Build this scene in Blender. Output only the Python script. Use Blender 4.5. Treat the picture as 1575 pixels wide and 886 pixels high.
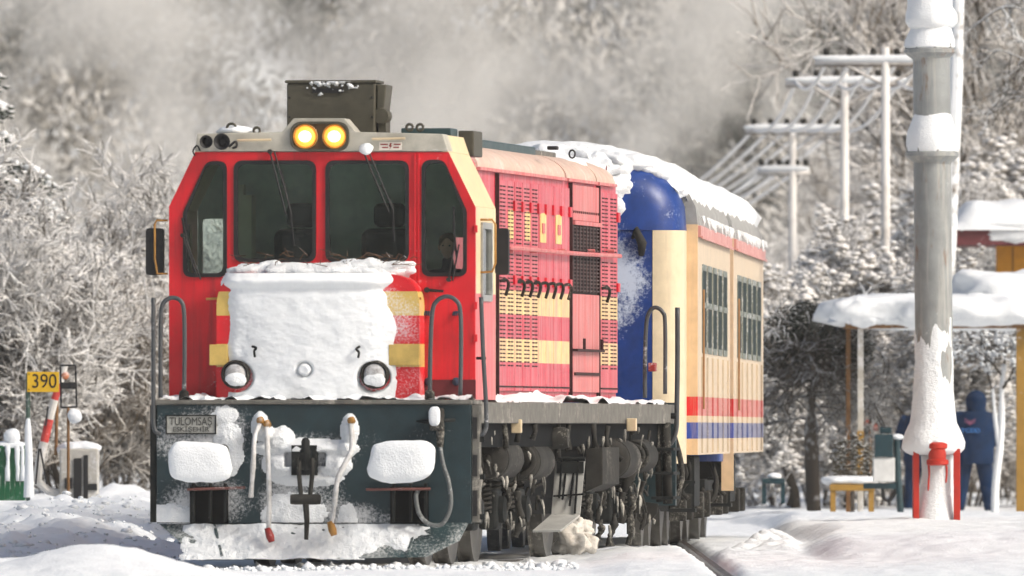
import bpy, bmesh, math, random
import numpy as np
from mathutils import Vector, Matrix, noise as mnoise
from mathutils.geometry import tessellate_polygon

for o in list(bpy.data.objects):
    bpy.data.objects.remove(o)
SC = bpy.context.scene
COL = SC.collection

# ------------------------------------------------------------------ camera, sky, sun, exposure
FPX = 24750.0          # focal length in photograph pixels (1575 wide): a very long lens
CAMD = 150.0           # camera stands 150 m in front of the locomotive's front plate
CAMZ = 1.29
HOR = 660.0            # horizon row
cam = bpy.data.cameras.new("camera")
cam.sensor_width = 36.0
cam.lens = FPX / 1575.0 * 36.0
cam.shift_y = (HOR - 443.0) / 1575.0
cam.clip_start = 1.0
cam.clip_end = 6000.0
cam.dof.use_dof = True
cam.dof.focus_distance = 165.0
cam.dof.aperture_fstop = 5.6
cam_o = bpy.data.objects.new("camera", cam)
COL.objects.link(cam_o)
cam_o.location = (0, -CAMD, CAMZ)
cam_o.rotation_euler = (math.radians(90), 0, 0)
SC.camera = cam_o

SUN_EL, SUN_AZ = math.radians(37), math.radians(119)    # azimuth clockwise from +Y: front right of the train
world = bpy.data.worlds.new("World")
SC.world = world
world.use_nodes = True
wn = world.node_tree
bg = wn.nodes["Background"]
sky = wn.nodes.new("ShaderNodeTexSky")
sky.sky_type = 'NISHITA'
sky.sun_disc = False
sky.sun_elevation = SUN_EL
sky.sun_rotation = SUN_AZ
sky.air_density = 1.0
sky.dust_density = 6.0
sky.ozone_density = 0.6
hs = wn.nodes.new("ShaderNodeHueSaturation")
hs.inputs['Saturation'].default_value = 1.0
wn.links.new(sky.outputs[0], hs.inputs['Color'])
wn.links.new(hs.outputs[0], bg.inputs[0])
bg.inputs[1].default_value = 0.12
sun = bpy.data.lights.new("sun", 'SUN')
sun.energy = 2.45
sun.angle = math.radians(16)
sun.color = (1.0, 0.97, 0.92)
sun_o = bpy.data.objects.new("sun", sun)
COL.objects.link(sun_o)
sd = Vector((math.sin(SUN_AZ) * math.cos(SUN_EL), math.cos(SUN_AZ) * math.cos(SUN_EL), math.sin(SUN_EL)))
sun_o.rotation_euler = sd.to_track_quat('Z', 'Y').to_euler()
sun_o.location = sd * 60
SC.view_settings.view_transform = 'Standard'
SC.view_settings.look = 'None'
SC.view_settings.gamma = 1
SC.view_settings.use_curve_mapping = False
SC.view_settings.exposure = 0.04
SC.cycles.max_bounces = 6
SC.cycles.diffuse_bounces = 2
SC.cycles.glossy_bounces = 3
SC.cycles.transparent_max_bounces = 12
SC.cycles.volume_bounces = 1
SC.cycles.use_adaptive_sampling = True
SC.cycles.adaptive_threshold = 0.04

# ------------------------------------------------------------------ helpers
R = math.radians
random.seed(7)

def at(px, py, d):
    """photograph position at distance d from the camera -> world point"""
    return Vector(((px - 787.5) / FPX * d, d - CAMD, CAMZ + (HOR - py) / FPX * d))

def sstep(a, b, x):
    t = min(1.0, max(0.0, (x - a) / (b - a)))
    return t * t * (3 - 2 * t)

def nz(x, y=0.0, z=0.0, o=3):
    return mnoise.fractal(Vector((x, y, z)), 1.0, 2.0, o, noise_basis='PERLIN_ORIGINAL')

# ---- materials
MATS = {}
def nodes_of(m):
    m.use_nodes = True
    nt = m.node_tree
    return nt, nt.nodes["Principled BSDF"]

def N(nt, t, **kw):
    n = nt.nodes.new(t)
    for k, v in kw.items():
        setattr(n, k, v)
    return n

def lnk(nt, a, b):
    nt.links.new(a, b)

def coords(nt, scale=(1, 1, 1)):
    tc = N(nt, "ShaderNodeTexCoord")
    mp = N(nt, "ShaderNodeMapping")
    mp.inputs['Scale'].default_value = scale
    lnk(nt, tc.outputs['Object'], mp.inputs['Vector'])
    return mp.outputs[0]

def noise_n(nt, vec, scale, detail=4.0, rough=0.6):
    n = N(nt, "ShaderNodeTexNoise")
    n.inputs['Scale'].default_value = scale
    n.inputs['Detail'].default_value = detail
    n.inputs['Roughness'].default_value = rough
    lnk(nt, vec, n.inputs['Vector'])
    return n.outputs['Fac']

def ramp(nt, fac, a, b, c0=(0, 0, 0, 1), c1=(1, 1, 1, 1)):
    r = N(nt, "ShaderNodeValToRGB")
    r.color_ramp.elements[0].position = a
    r.color_ramp.elements[1].position = b
    r.color_ramp.elements[0].color = c0
    r.color_ramp.elements[1].color = c1
    lnk(nt, fac, r.inputs[0])
    return r.outputs[0]

def mixc(nt, fac, a, b):
    m = N(nt, "ShaderNodeMix")
    m.data_type = 'RGBA'
    for s, v in ((0, fac), (6, a), (7, b)):
        if isinstance(v, (tuple, list)):
            m.inputs[s].default_value = (*v[:3], 1)
        elif isinstance(v, (int, float)):
            m.inputs[s].default_value = v
        else:
            lnk(nt, v, m.inputs[s])
    return m.outputs[2]

def math_n(nt, op, a, b=None, c=None):
    m = N(nt, "ShaderNodeMath")
    m.operation = op
    for i, v in enumerate((a, b, c)):
        if v is None:
            continue
        if isinstance(v, (int, float)):
            m.inputs[i].default_value = v
        else:
            lnk(nt, v, m.inputs[i])
    return m.outputs[0]

def bump_to(nt, bsdf, h, strength=0.3, dist=0.01):
    b = N(nt, "ShaderNodeBump")
    b.inputs['Strength'].default_value = strength
    b.inputs['Distance'].default_value = dist
    lnk(nt, h, b.inputs['Height'])
    lnk(nt, b.outputs[0], bsdf.inputs['Normal'])

SNOWC = (0.83, 0.86, 0.88)
def paint(name, col, rough=0.5, metal=0.0, var=0.25, vscale=6.0, frost=0.0, frostcol=(0.75, 0.76, 0.78),
          fscale=14.0, fspots=None, streak=0.0, streakcol=(0.75, 0.6, 0.58), bands=None, bump=0.15, spec=0.4, rust=0.0):
    """painted or bare metal with tonal variation, dried streaks, stuck frost, rust; bands = [(z0, z1, colour)] of other paint"""
    if name in MATS:
        return MATS[name]
    m = bpy.data.materials.new(name)
    MATS[name] = m
    nt, b = nodes_of(m)
    v = coords(nt)
    c = None
    base = col
    if bands:
        sp = N(nt, "ShaderNodeSeparateXYZ")
        lnk(nt, v, sp.inputs[0])
        cur = col
        for (z0, z1, bc) in bands:
            f = math_n(nt, 'MULTIPLY', math_n(nt, 'GREATER_THAN', sp.outputs[2], z0), math_n(nt, 'LESS_THAN', sp.outputs[2], z1))
            cur = mixc(nt, f, cur, bc)
        base = cur
    n1 = noise_n(nt, v, vscale, 5)
    hsv = N(nt, "ShaderNodeHueSaturation")
    if isinstance(base, tuple):
        hsv.inputs['Color'].default_value = (*base, 1)
    else:
        lnk(nt, base, hsv.inputs['Color'])
    mr = N(nt, "ShaderNodeMapRange")
    mr.inputs[3].default_value = 1 - var
    mr.inputs[4].default_value = 1 + var
    mr.inputs[1].default_value = 0.25
    mr.inputs[2].default_value = 0.75
    lnk(nt, n1, mr.inputs[0])
    lnk(nt, mr.outputs[0], hsv.inputs['Value'])
    c = hsv.outputs[0]
    if streak > 0:
        vs = coords(nt, (9.0, 9.0, 0.55))
        s1 = noise_n(nt, vs, 1.3, 5, 0.65)
        f = ramp(nt, s1, 0.62 - 0.42 * streak, 0.80 - 0.1 * streak)
        c = mixc(nt, math_n(nt, 'MULTIPLY', f, 0.85), c, streakcol)
    if rust > 0:
        s2 = noise_n(nt, coords(nt, (5, 5, 1.2)), 1.5, 6, 0.7)
        f = ramp(nt, s2, 0.7 - 0.35 * rust, 0.78 - 0.2 * rust)
        c = mixc(nt, math_n(nt, 'MULTIPLY', f, 0.8), c, (0.19, 0.085, 0.035))
    if frost > 0:
        f1 = noise_n(nt, v, fscale, 4, 0.8)
        f2 = noise_n(nt, v, 2.2, 1, 0.5)
        fm = math_n(nt, 'ADD', math_n(nt, 'MULTIPLY', f1, 0.6), math_n(nt, 'MULTIPLY', f2, 0.4))
        if fspots:
            sx = N(nt, "ShaderNodeSeparateXYZ")
            lnk(nt, v, sx.inputs[0])
            acc = None
            for (x0, z0, rx, rz) in fspots:
                a = math_n(nt, 'POWER', math_n(nt, 'DIVIDE', math_n(nt, 'SUBTRACT', sx.outputs[0], x0), rx), 2.0)
                b2 = math_n(nt, 'POWER', math_n(nt, 'DIVIDE', math_n(nt, 'SUBTRACT', sx.outputs[2], z0), rz), 2.0)
                e = math_n(nt, 'SUBTRACT', 1.0, math_n(nt, 'ADD', a, b2))
                e = math_n(nt, 'MAXIMUM', e, 0.0)
                acc = e if acc is None else math_n(nt, 'MAXIMUM', acc, e)
            fm = math_n(nt, 'ADD', fm, math_n(nt, 'MULTIPLY', acc, 0.24))
        f = ramp(nt, fm, 0.66 - 0.36 * frost, 0.78 - 0.22 * frost)
        c = mixc(nt, math_n(nt, 'MULTIPLY', f, 0.9), c, frostcol)
        rr = mixc(nt, f, (rough,) * 3, (0.85,) * 3)
        lnk(nt, rr, b.inputs['Roughness'])
    else:
        rv = N(nt, "ShaderNodeMapRange")
        rv.inputs[3].default_value = max(0.05, rough - 0.12)
        rv.inputs[4].default_value = min(1, rough + 0.15)
        lnk(nt, n1, rv.inputs[0])
        lnk(nt, rv.outputs[0], b.inputs['Roughness'])
    lnk(nt, c, b.inputs['Base Color'])
    b.inputs['Metallic'].default_value = metal
    b.inputs['Specular IOR Level'].default_value = spec
    if bump > 0:
        bump_to(nt, b, noise_n(nt, v, 35, 4), bump, 0.006)
    return m

def snow_mat(name, col=SNOWC, grain=60.0, dirt=0.0, lump=6.0, bstr=0.35):
    if name in MATS:
        return MATS[name]
    m = bpy.data.materials.new(name)
    MATS[name] = m
    nt, b = nodes_of(m)
    v = coords(nt)
    c = mixc(nt, ramp(nt, noise_n(nt, v, 3.0, 2), 0.3, 0.7), col, tuple(x * 0.93 for x in col))
    if dirt > 0:
        f = ramp(nt, noise_n(nt, v, 5.0, 4, 0.75), 0.68 - 0.25 * dirt, 0.82 - 0.2 * dirt)
        c = mixc(nt, math_n(nt, 'MULTIPLY', f, 0.75), c, (0.30, 0.26, 0.21))
    lnk(nt, c, b.inputs['Base Color'])
    b.inputs['Roughness'].default_value = 0.7
    b.inputs['Specular IOR Level'].default_value = 0.3
    h = math_n(nt, 'ADD', math_n(nt, 'MULTIPLY', noise_n(nt, v, grain, 1), 0.35), noise_n(nt, v, lump, 4, 0.65))
    bump_to(nt, b, h, bstr, 0.05)
    return m

def snow_on(name, under, snow=SNOWC, lo=0.05, hi=0.5, rough=0.85, nscale=8.0):
    """twigs, bark, leaves: snow and rime lie on the faces that look up"""
    if name in MATS:
        return MATS[name]
    m = bpy.data.materials.new(name)
    MATS[name] = m
    nt, b = nodes_of(m)
    g = N(nt, "ShaderNodeNewGeometry")
    sp = N(nt, "ShaderNodeSeparateXYZ")
    lnk(nt, g.outputs['Normal'], sp.inputs[0])
    v = coords(nt)
    n1 = noise_n(nt, v, nscale, 1)
    n2 = noise_n(nt, v, 0.7, 0)
    a = math_n(nt, 'ADD', sp.outputs[2], math_n(nt, 'MULTIPLY', math_n(nt, 'SUBTRACT', n1, 0.5), 1.2))
    a = math_n(nt, 'ADD', a, math_n(nt, 'MULTIPLY', math_n(nt, 'SUBTRACT', n2, 0.5), 1.6))
    f = ramp(nt, a, 0.0, 1.0)
    mr = N(nt, "ShaderNodeMapRange")
    mr.inputs[1].default_value = lo
    mr.inputs[2].default_value = hi
    lnk(nt, a, mr.inputs[0])
    lnk(nt, mixc(nt, mr.outputs[0], under, snow), b.inputs['Base Color'])
    b.inputs['Roughness'].default_value = rough
    b.inputs['Specular IOR Level'].default_value = 0.2
    return m

def glass_mat(name, tint=(0.75, 0.83, 0.80), rough=0.04, alpha=0.35, dirt=0.25):
    if name in MATS:
        return MATS[name]
    m = bpy.data.materials.new(name)
    MATS[name] = m
    nt, b = nodes_of(m)
    nt.nodes.remove(b)
    tr = N(nt, "ShaderNodeBsdfTransparent")
    tr.inputs[0].default_value = (*tint, 1)
    gl = N(nt, "ShaderNodeBsdfGlossy")
    gl.inputs['Roughness'].default_value = rough
    fr = N(nt, "ShaderNodeFresnel")
    fr.inputs[0].default_value = 1.45
    mx = N(nt, "ShaderNodeMixShader")
    lnk(nt, math_n(nt, 'ADD', fr.outputs[0], alpha * 0.1), mx.inputs[0])
    lnk(nt, tr.outputs[0], mx.inputs[1])
    lnk(nt, gl.outputs[0], mx.inputs[2])
    df = N(nt, "ShaderNodeBsdfDiffuse")
    df.inputs[0].default_value = (0.35, 0.38, 0.38, 1)
    v = coords(nt)
    f = ramp(nt, noise_n(nt, v, 4.0, 8, 0.75), 0.35, 0.85)
    m2 = N(nt, "ShaderNodeMixShader")
    lnk(nt, math_n(nt, 'MULTIPLY', f, dirt), m2.inputs[0])
    lnk(nt, mx.outputs[0], m2.inputs[1])
    lnk(nt, df.outputs[0], m2.inputs[2])
    lnk(nt, m2.outputs[0], nt.nodes["Material Output"].inputs[0])
    return m

def emit_mat(name, col, strength):
    if name in MATS:
        return MATS[name]
    m = bpy.data.materials.new(name)
    MATS[name] = m
    nt, b = nodes_of(m)
    b.inputs['Base Color'].default_value = (*col, 1)
    b.inputs['Emission Color'].default_value = (*col, 1)
    b.inputs['Emission Strength'].default_value = strength
    return m

# ---- objects
def tag(o, label=None, cat=None, group=None, kind=None):
    if label: o['label'] = label
    if cat: o['category'] = cat
    if group: o['group'] = group
    if kind: o['kind'] = kind
    return o

def empty(name, loc=(0, 0, 0), rz=0.0, **kw):
    o = bpy.data.objects.new(name, None)
    COL.objects.link(o)
    o.location = loc
    o.rotation_euler = (0, 0, rz)
    o.empty_display_size = 0.2
    return tag(o, **kw)

class MB:
    """collects shapes; build() links them as one mesh object"""
    def __init__(s):
        s.v, s.f = [], []
    def add(s, vs, fs):
        k = len(s.v)
        s.v += [tuple(p) for p in vs]
        s.f += [tuple(i + k for i in f) for f in fs]
        return s
    def box(s, x0, x1, y0, y1, z0, z1):
        return s.add([(x0, y0, z0), (x1, y0, z0), (x1, y1, z0), (x0, y1, z0), (x0, y0, z1), (x1, y0, z1), (x1, y1, z1), (x0, y1, z1)],
                     [(0, 3, 2, 1), (4, 5, 6, 7), (0, 1, 5, 4), (1, 2, 6, 5), (2, 3, 7, 6), (3, 0, 4, 7)])
    def hexa(s, a, b):
        """two quads a (4 pts), b (4 pts) joined"""
        return s.add(list(a) + list(b), [(3, 2, 1, 0), (4, 5, 6, 7), (0, 1, 5, 4), (1, 2, 6, 5), (2, 3, 7, 6), (3, 0, 4, 7)])
    def prism(s, loops, d, axis='y', holes=()):
        """2-D outline (with holes) swept from d[0] to d[1] along an axis"""
        def P(p, t):
            return (p[0], t, p[1]) if axis == 'y' else ((t, p[0], p[1]) if axis == 'x' else (p[0], p[1], t))
        allp, rng = [], []
        for lp in [loops] + list(holes):
            rng.append((len(allp), len(lp)))
            allp += list(lp)
        tri = tessellate_polygon([[Vector((p[0], p[1], 0)) for p in lp] for lp in [loops] + list(holes)])
        n = len(allp)
        vs = [P(p, d[0]) for p in allp] + [P(p, d[1]) for p in allp]
        fs = [tuple(t) for t in tri] + [tuple(n + i for i in reversed(t)) for t in tri]
        for (k, c) in rng:
            for i in range(c):
                a, b = k + i, k + (i + 1) % c
                fs.append((a, b, n + b, n + a))
        return s.add(vs, fs)
    def tube(s, pts, r, n=8, cap=True):
        pts = [Vector(p) for p in pts]
        rs = r if isinstance(r, (list, tuple)) else [r] * len(pts)
        vs, fs = [], []
        up = None
        for i, p in enumerate(pts):
            t = (pts[min(i + 1, len(pts) - 1)] - pts[max(i - 1, 0)])
            if t.length < 1e-9: t = Vector((0, 0, 1))
            t.normalize()
            if up is None:
                up = t.orthogonal().normalized()
            else:
                up = (up - t * up.dot(t))
                up = up.normalized() if up.length > 1e-6 else t.orthogonal().normalized()
            w = t.cross(up)
            for k in range(n):
                a = 2 * math.pi * k / n
                vs.append(p + (up * math.cos(a) + w * math.sin(a)) * rs[i])
        for i in range(len(pts) - 1):
            for k in range(n):
                fs.append((i * n + k, i * n + (k + 1) % n, (i + 1) * n + (k + 1) % n, (i + 1) * n + k))
        if cap:
            fs.append(tuple(reversed(range(n))))
            fs.append(tuple(range((len(pts) - 1) * n, len(pts) * n)))
        return s.add(vs, fs)
    def lathe(s, prof, o=(0, 0, 0), axis='z', n=20):
        """profile [(radius, height)] turned about an axis through o"""
        vs, fs = [], []
        for (r, h) in prof:
            for k in range(n):
                a = 2 * math.pi * k / n
                c, t = r * math.cos(a), r * math.sin(a)
                p = (c, t, h) if axis == 'z' else ((c, h, t) if axis == 'y' else (h, c, t))
                vs.append((o[0] + p[0], o[1] + p[1], o[2] + p[2]))
        m = len(prof)
        for i in range(m - 1):
            for k in range(n):
                fs.append((i * n + k, i * n + (k + 1) % n, (i + 1) * n + (k + 1) % n, (i + 1) * n + k))
        fs.append(tuple(reversed(range(n))))
        fs.append(tuple(range((m - 1) * n, m * n)))
        return s.add(vs, fs)
    def blob(s, c, dims, e=2.0, namp=0.08, nfr=2.5, nu=28, nv=16, seed=0.0):
        """lumpy super-ellipsoid: drifted or stuck snow"""
        vs, fs = [], []
        def sp(x, k): return math.copysign(abs(x) ** k, x)
        k = 2.0 / e
        for j in range(nv + 1):
            ph = -math.pi / 2 + math.pi * j / nv
            for i in range(nu):
                th = 2 * math.pi * i / nu
                d = Vector((sp(math.cos(ph), k) * sp(math.cos(th), k), sp(math.cos(ph), k) * sp(math.sin(th), k), sp(math.sin(ph), k)))
                p = Vector((d.x * dims[0], d.y * dims[1], d.z * dims[2]))
                q = p * nfr + Vector((seed, seed * 1.7, 0))
                f = 1 + namp * nz(q.x, q.y, q.z, 4) * 1.6
                vs.append((c[0] + p.x * f, c[1] + p.y * f, c[2] + p.z * f))
        for j in range(nv):
            for i in range(nu):
                fs.append((j * nu + i, j * nu + (i + 1) % nu, (j + 1) * nu + (i + 1) % nu, (j + 1) * nu + i))
        return s.add(vs, fs)
    def field(s, O, U, V, Nn, nu, nv, h, eps=0.004, sink=0.012):
        """snow crust over a flat base: grid point (u, v) in 0..1 pushed out by h(u, v); nothing where h is below eps"""
        O, U, V, Nn = Vector(O), Vector(U), Vector(V), Vector(Nn).normalized()
        idx, H = {}, {}
        vs, fs = [], []
        for j in range(nv + 1):
            for i in range(nu + 1):
                H[(i, j)] = h(i / nu, j / nv)
        def vert(i, j):
            if (i, j) not in idx:
                hh = H[(i, j)]
                idx[(i, j)] = len(vs)
                vs.append(O + U * (i / nu) + V * (j / nv) + Nn * (hh if hh > eps else -sink))
            return idx[(i, j)]
        for j in range(nv):
            for i in range(nu):
                c = [(i, j), (i + 1, j), (i + 1, j + 1), (i, j + 1)]
                if max(H[k] for k in c) > eps:
                    fs.append(tuple(vert(*k) for k in c))
        return s.add(vs, fs)
    def build(s, name, mat, parent=None, smooth=False, bev=0.0, seg=2, fix=True, ang=None):
        me = bpy.data.meshes.new(name)
        me.from_pydata(s.v, [], s.f)
        if fix:
            bm = bmesh.new()
            bm.from_mesh(me)
            bmesh.ops.recalc_face_normals(bm, faces=bm.faces)
            bm.to_mesh(me)
            bm.free()
        me.update()
        if smooth:
            me.shade_smooth()
            if ang:
                me.set_sharp_from_angle(angle=R(ang))
        o = bpy.data.objects.new(name, me)
        COL.objects.link(o)
        if mat is not None:
            me.materials.append(mat)
        if parent is not None:
            o.parent = parent
        if bev > 0:
            md = o.modifiers.new("bevel", 'BEVEL')
            md.width = bev
            md.segments = seg
            md.limit_method = 'ANGLE'
            md.angle_limit = R(40)
        return o

def rpoly(pts, r, n=5):
    """polygon with rounded corners; r = radius or list"""
    out = []
    m = len(pts)
    rs = r if isinstance(r, (list, tuple)) else [r] * m
    for i in range(m):
        p = Vector(pts[i][:2]); a = Vector(pts[i - 1][:2]); b = Vector(pts[(i + 1) % m][:2])
        d1 = (a - p); d2 = (b - p)
        l1, l2 = d1.length, d2.length
        d1.normalize(); d2.normalize()
        an = d1.angle(d2)
        rr = rs[i]
        t = min(rr / math.tan(an / 2), l1 * 0.45, l2 * 0.45)
        s, e = p + d1 * t, p + d2 * t
        for k in range(n + 1):
            u = k / n
            q = s * (1 - u) ** 2 + p * 2 * u * (1 - u) + e * u * u
            out.append((q.x, q.y))
    return out

def inset(poly, d):
    """shrink a convex-ish outline about its centre by about d"""
    cx = sum(p[0] for p in poly) / len(poly); cy = sum(p[1] for p in poly) / len(poly)
    x0 = max(p[0] for p in poly) - min(p[0] for p in poly); y0 = max(p[1] for p in poly) - min(p[1] for p in poly)
    fx, fy = (x0 - 2 * d) / x0, (y0 - 2 * d) / y0
    return [(cx + (p[0] - cx) * fx, cy + (p[1] - cy) * fy) for p in poly]

def curve(pts, n=8):
    """Catmull-Rom through points"""
    P = [Vector(p) for p in pts]
    P = [P[0] * 2 - P[1]] + P + [P[-1] * 2 - P[-2]]
    out = []
    for i in range(1, len(P) - 2):
        for k in range(n):
            t = k / n
            a, b, c, d = P[i - 1:i + 3]
            out.append(0.5 * ((2 * b) + (c - a) * t + (2 * a - 5 * b + 4 * c - d) * t * t + (3 * b - a - 3 * c + d) * t ** 3))
    out.append(P[-2])
    return out

def text_obj(name, body, size, mat, parent, loc, rot, extrude=0.002, width=None):
    cu = bpy.data.curves.new(name, 'FONT')
    cu.body = body
    cu.size = size
    cu.extrude = extrude
    cu.align_x = 'CENTER'
    cu.align_y = 'CENTER'
    cu.offset = 0.0
    t = bpy.data.objects.new("tmp", cu)
    COL.objects.link(t)
    dg = bpy.context.evaluated_depsgraph_get()
    me = bpy.data.meshes.new_from_object(t.evaluated_get(dg))
    bpy.data.objects.remove(t)
    if width:
        xs = [v.co.x for v in me.vertices]
        k = width / (max(xs) - min(xs))
        for v in me.vertices: v.co.x *= k
    me.materials.clear()
    me.materials.append(mat)
    o = bpy.data.objects.new(name, me)
    COL.objects.link(o)
    o.parent = parent
    o.location = loc
    o.rotation_euler = rot
    return o

def copy_tree(o, parent=None):
    c = o.copy()
    COL.objects.link(c)
    c.parent = parent
    for ch in o.children:
        copy_tree(ch, c)
    return c

# ---- common materials
RED = (0.62, 0.012, 0.02)
YEL = (0.62, 0.43, 0.12)
SNOW = snow_mat("snow_soft")
SNOWD = snow_mat("snow_dirty", dirt=0.5)
SNOWN = snow_mat("snow_blown", grain=110, lump=9, bstr=0.16)
SNOWC_M = snow_mat("snow_crust", grain=90, lump=14, bstr=0.6)

# ------------------------------------------------------------------ ground and hill
def np_noise(x, y, seed):
    """smooth value noise on arrays"""
    xi, yi = np.floor(x).astype(np.int64), np.floor(y).astype(np.int64)
    fx, fy = x - xi, y - yi
    fx, fy = fx * fx * (3 - 2 * fx), fy * fy * (3 - 2 * fy)
    def h(a, b):
        k = (a * 374761393 + b * 668265263 + seed * 974634777) & 0x7fffffff
        k = ((k ^ (k >> 13)) * 1274126177) & 0x7fffffff
        return ((k ^ (k >> 16)) & 0xffff) / 65535.0
    return (h(xi, yi) * (1 - fx) * (1 - fy) + h(xi + 1, yi) * fx * (1 - fy) + h(xi, yi + 1) * (1 - fx) * fy + h(xi + 1, yi + 1) * fx * fy) * 2 - 1

def np_fbm(x, y, seed, o=4):
    s, a = 0, 1.0
    for k in range(o):
        s = s + a * np_noise(x * 2 ** k, y * 2 ** k, seed + k)
        a *= 0.5
    return s

def nst(a, b, x):
    t = np.clip((x - a) / (b - a), 0, 1)
    return t * t * (3 - 2 * t)

def gz(X, D):
    """height of the snow at X, at distance D from the camera (arrays)"""
    X = np.asarray(X, float); D = np.asarray(D, float)
    z = 0.02 * np_fbm(X * 0.8, D * 0.25, 3)
    fine = np_fbm(X * 5, D * 2.2, 11)
    # flat trodden bed along the trains
    cx = -1.85 + (D - 150) * np.where(D < 167, 0.124, 0.124)
    z = z + 0.015 * fine
    # wind-packed shoulder left of the track
    L = nst(-3.0, -4.9, X)
    zl = 0.38 * L * nst(150, 178, D) + 0.03 * L * np_fbm(X * 1.1, D * 0.3, 21)
    z = z + zl
    # bright front drift, bottom left
    z = z + 0.30 * np.exp(-((X + 3.55) / 0.85) ** 2 - ((D - 137.5) / 3.2) ** 2)
    z = z + 0.10 * np.exp(-((X + 4.6) / 0.6) ** 2 - ((D - 148) / 5) ** 2)
    # rounded bank at the right, in two steps
    edge = 3.12 + 0.12 * np.sin(D * 0.22) + 0.10 * np_noise(X * 0 + 3.3, D * 0.22, 5)
    b = nst(0.0, 0.42, X - edge) * nst(156, 163, D + 0.5 * np_noise(X * 0.9, D * 0.05, 8))
    z = z + 0.21 * np.power(b, 0.6) * (1 - 0.55 * nst(205, 226, D)) + 0.012 * b * np_fbm(X * 1.3, D * 0.2, 31, 2)
    z = z + 0.07 * nst(3.1, 4.4, X) * nst(143, 153, D) * (1 - nst(160, 166, D))
    # churned snow between coach and bank
    ch = nst(2.12, 2.4, X - (D - 168) * 0.044) * (1 - nst(2.9, 3.3, X)) * nst(158, 174, D)
    z = z + ch * (0.04 + 0.10 * np.abs(np_fbm(X * 2.6, D * 0.55, 41, 5)) + 0.05 * np.abs(np_fbm(X * 9, D * 2.4, 43, 2)))
    # clods at the left beside the locomotive
    cl = nst(-2.9, -3.4, X) * (1 - nst(-5.2, -5.8, X)) * nst(152, 160, D) * (1 - nst(215, 230, D))
    z = z + cl * 0.12 * np.abs(np_fbm(X * 1.7, D * 0.45, 51, 4))
    # groove of the joining track and its snow step
    gr = nst(1.78, 1.83, X) * (1 - nst(1.98, 2.12, X)) * nst(136, 139, D) * (1 - nst(184, 190, D))
    z = z * (1 - gr) + gr * -0.10
    z = z + 0.055 * nst(0.6, 1.2, X) * (1 - nst(1.74, 1.80, X)) * nst(136, 142, D) * (1 - nst(166, 176, D))
    far = nst(230, 300, D)
    z = z * (1 - far) + far * (0.5 * np_fbm(X * 0.05, D * 0.05, 61))
    # the wooded hill behind
    hill = np.where(D > 475, (D - 475) * 0.30, 0.0)
    hill = np.where(hill > 75, 75 + (hill - 75) * 0.1, hill)
    z = z + hill * (1 + 0.10 * np_noise(X * 0.02, D * 0.02, 71)) + 1.5 * nst(475, 520, D) * np_fbm(X * 0.06, D * 0.06, 81)
    return z

def gz1(x, d):
    return float(gz(np.array([x]), np.array([d]))[0])

def axis_pts(parts):
    out = []
    for a, b, st in parts:
        n = max(1, int(round((b - a) / st)))
        out += list(np.linspace(a, b, n, endpoint=False))
    out.append(parts[-1][1])
    return np.array(out)

gx = axis_pts([(-700, -100, 100), (-100, -20, 10), (-20, -7, 1.0), (-7, 8, 0.06), (8, 20, 1.0), (20, 100, 10), (100, 700, 100)])
gd = axis_pts([(-100, 100, 40), (100, 128, 4), (128, 200, 0.16), (200, 260, 0.6), (260, 460, 8), (460, 640, 4), (640, 900, 30)])
GX, GD = np.meshgrid(gx, gd)
GZ = gz(GX, GD)
nx_, ny_ = len(gx), len(gd)
gv = np.stack([GX.ravel(), GD.ravel() - CAMD, GZ.ravel()], 1)
ii = (np.arange(ny_ - 1)[:, None] * nx_ + np.arange(nx_ - 1)[None, :]).ravel()
gf = np.stack([ii, ii + 1, ii + 1 + nx_, ii + nx_], 1)

def np_mesh(name, v, f, mat, smooth=False):
    me = bpy.data.meshes.new(name)
    k = f.shape[1]
    me.vertices.add(len(v))
    me.vertices.foreach_set("co", v.astype(np.float32).ravel())
    me.loops.add(f.size)
    me.loops.foreach_set("vertex_index", f.astype(np.int32).ravel())
    me.polygons.add(len(f))
    me.polygons.foreach_set("loop_start", np.arange(0, f.size, k, dtype=np.int32))
    me.polygons.foreach_set("loop_total", np.full(len(f), k, np.int32))
    me.update(calc_edges=True)
    me.validate()
    if smooth:
        me.shade_smooth()
    me.materials.append(mat)
    return me

GSNOW = snow_mat("ground_snow", grain=40, lump=5, bstr=0.4)
gme = np_mesh("snow_ground", gv, gf, GSNOW, True)
ground = bpy.data.objects.new("snow_ground", gme)
COL.objects.link(ground)
tag(ground, kind='structure')

# ------------------------------------------------------------------ track frames
TH = R(7.1)
SN, CS = math.sin(TH), math.cos(TH)
LX = (482.5 - 787.5) / 165.0
def L(px, py, s):
    """photo point on the locomotive's cross plane s metres behind its front plate -> locomotive coordinates"""
    k = (px - 787.5) / FPX
    x = (k * (CAMD + s * CS) - LX - s * SN) / (CS + k * SN)
    d = CAMD - x * SN + s * CS
    return Vector((x, s, CAMZ + (HOR - py) / FPX * d))
def S(px, py, x):
    """photo point on the locomotive's lengthwise plane x"""
    k = (px - 787.5) / FPX
    s = (k * (CAMD - x * SN) - LX - x * CS) / (SN - k * CS)
    d = CAMD - x * SN + s * CS
    return Vector((x, s, CAMZ + (HOR - py) / FPX * d))

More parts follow.
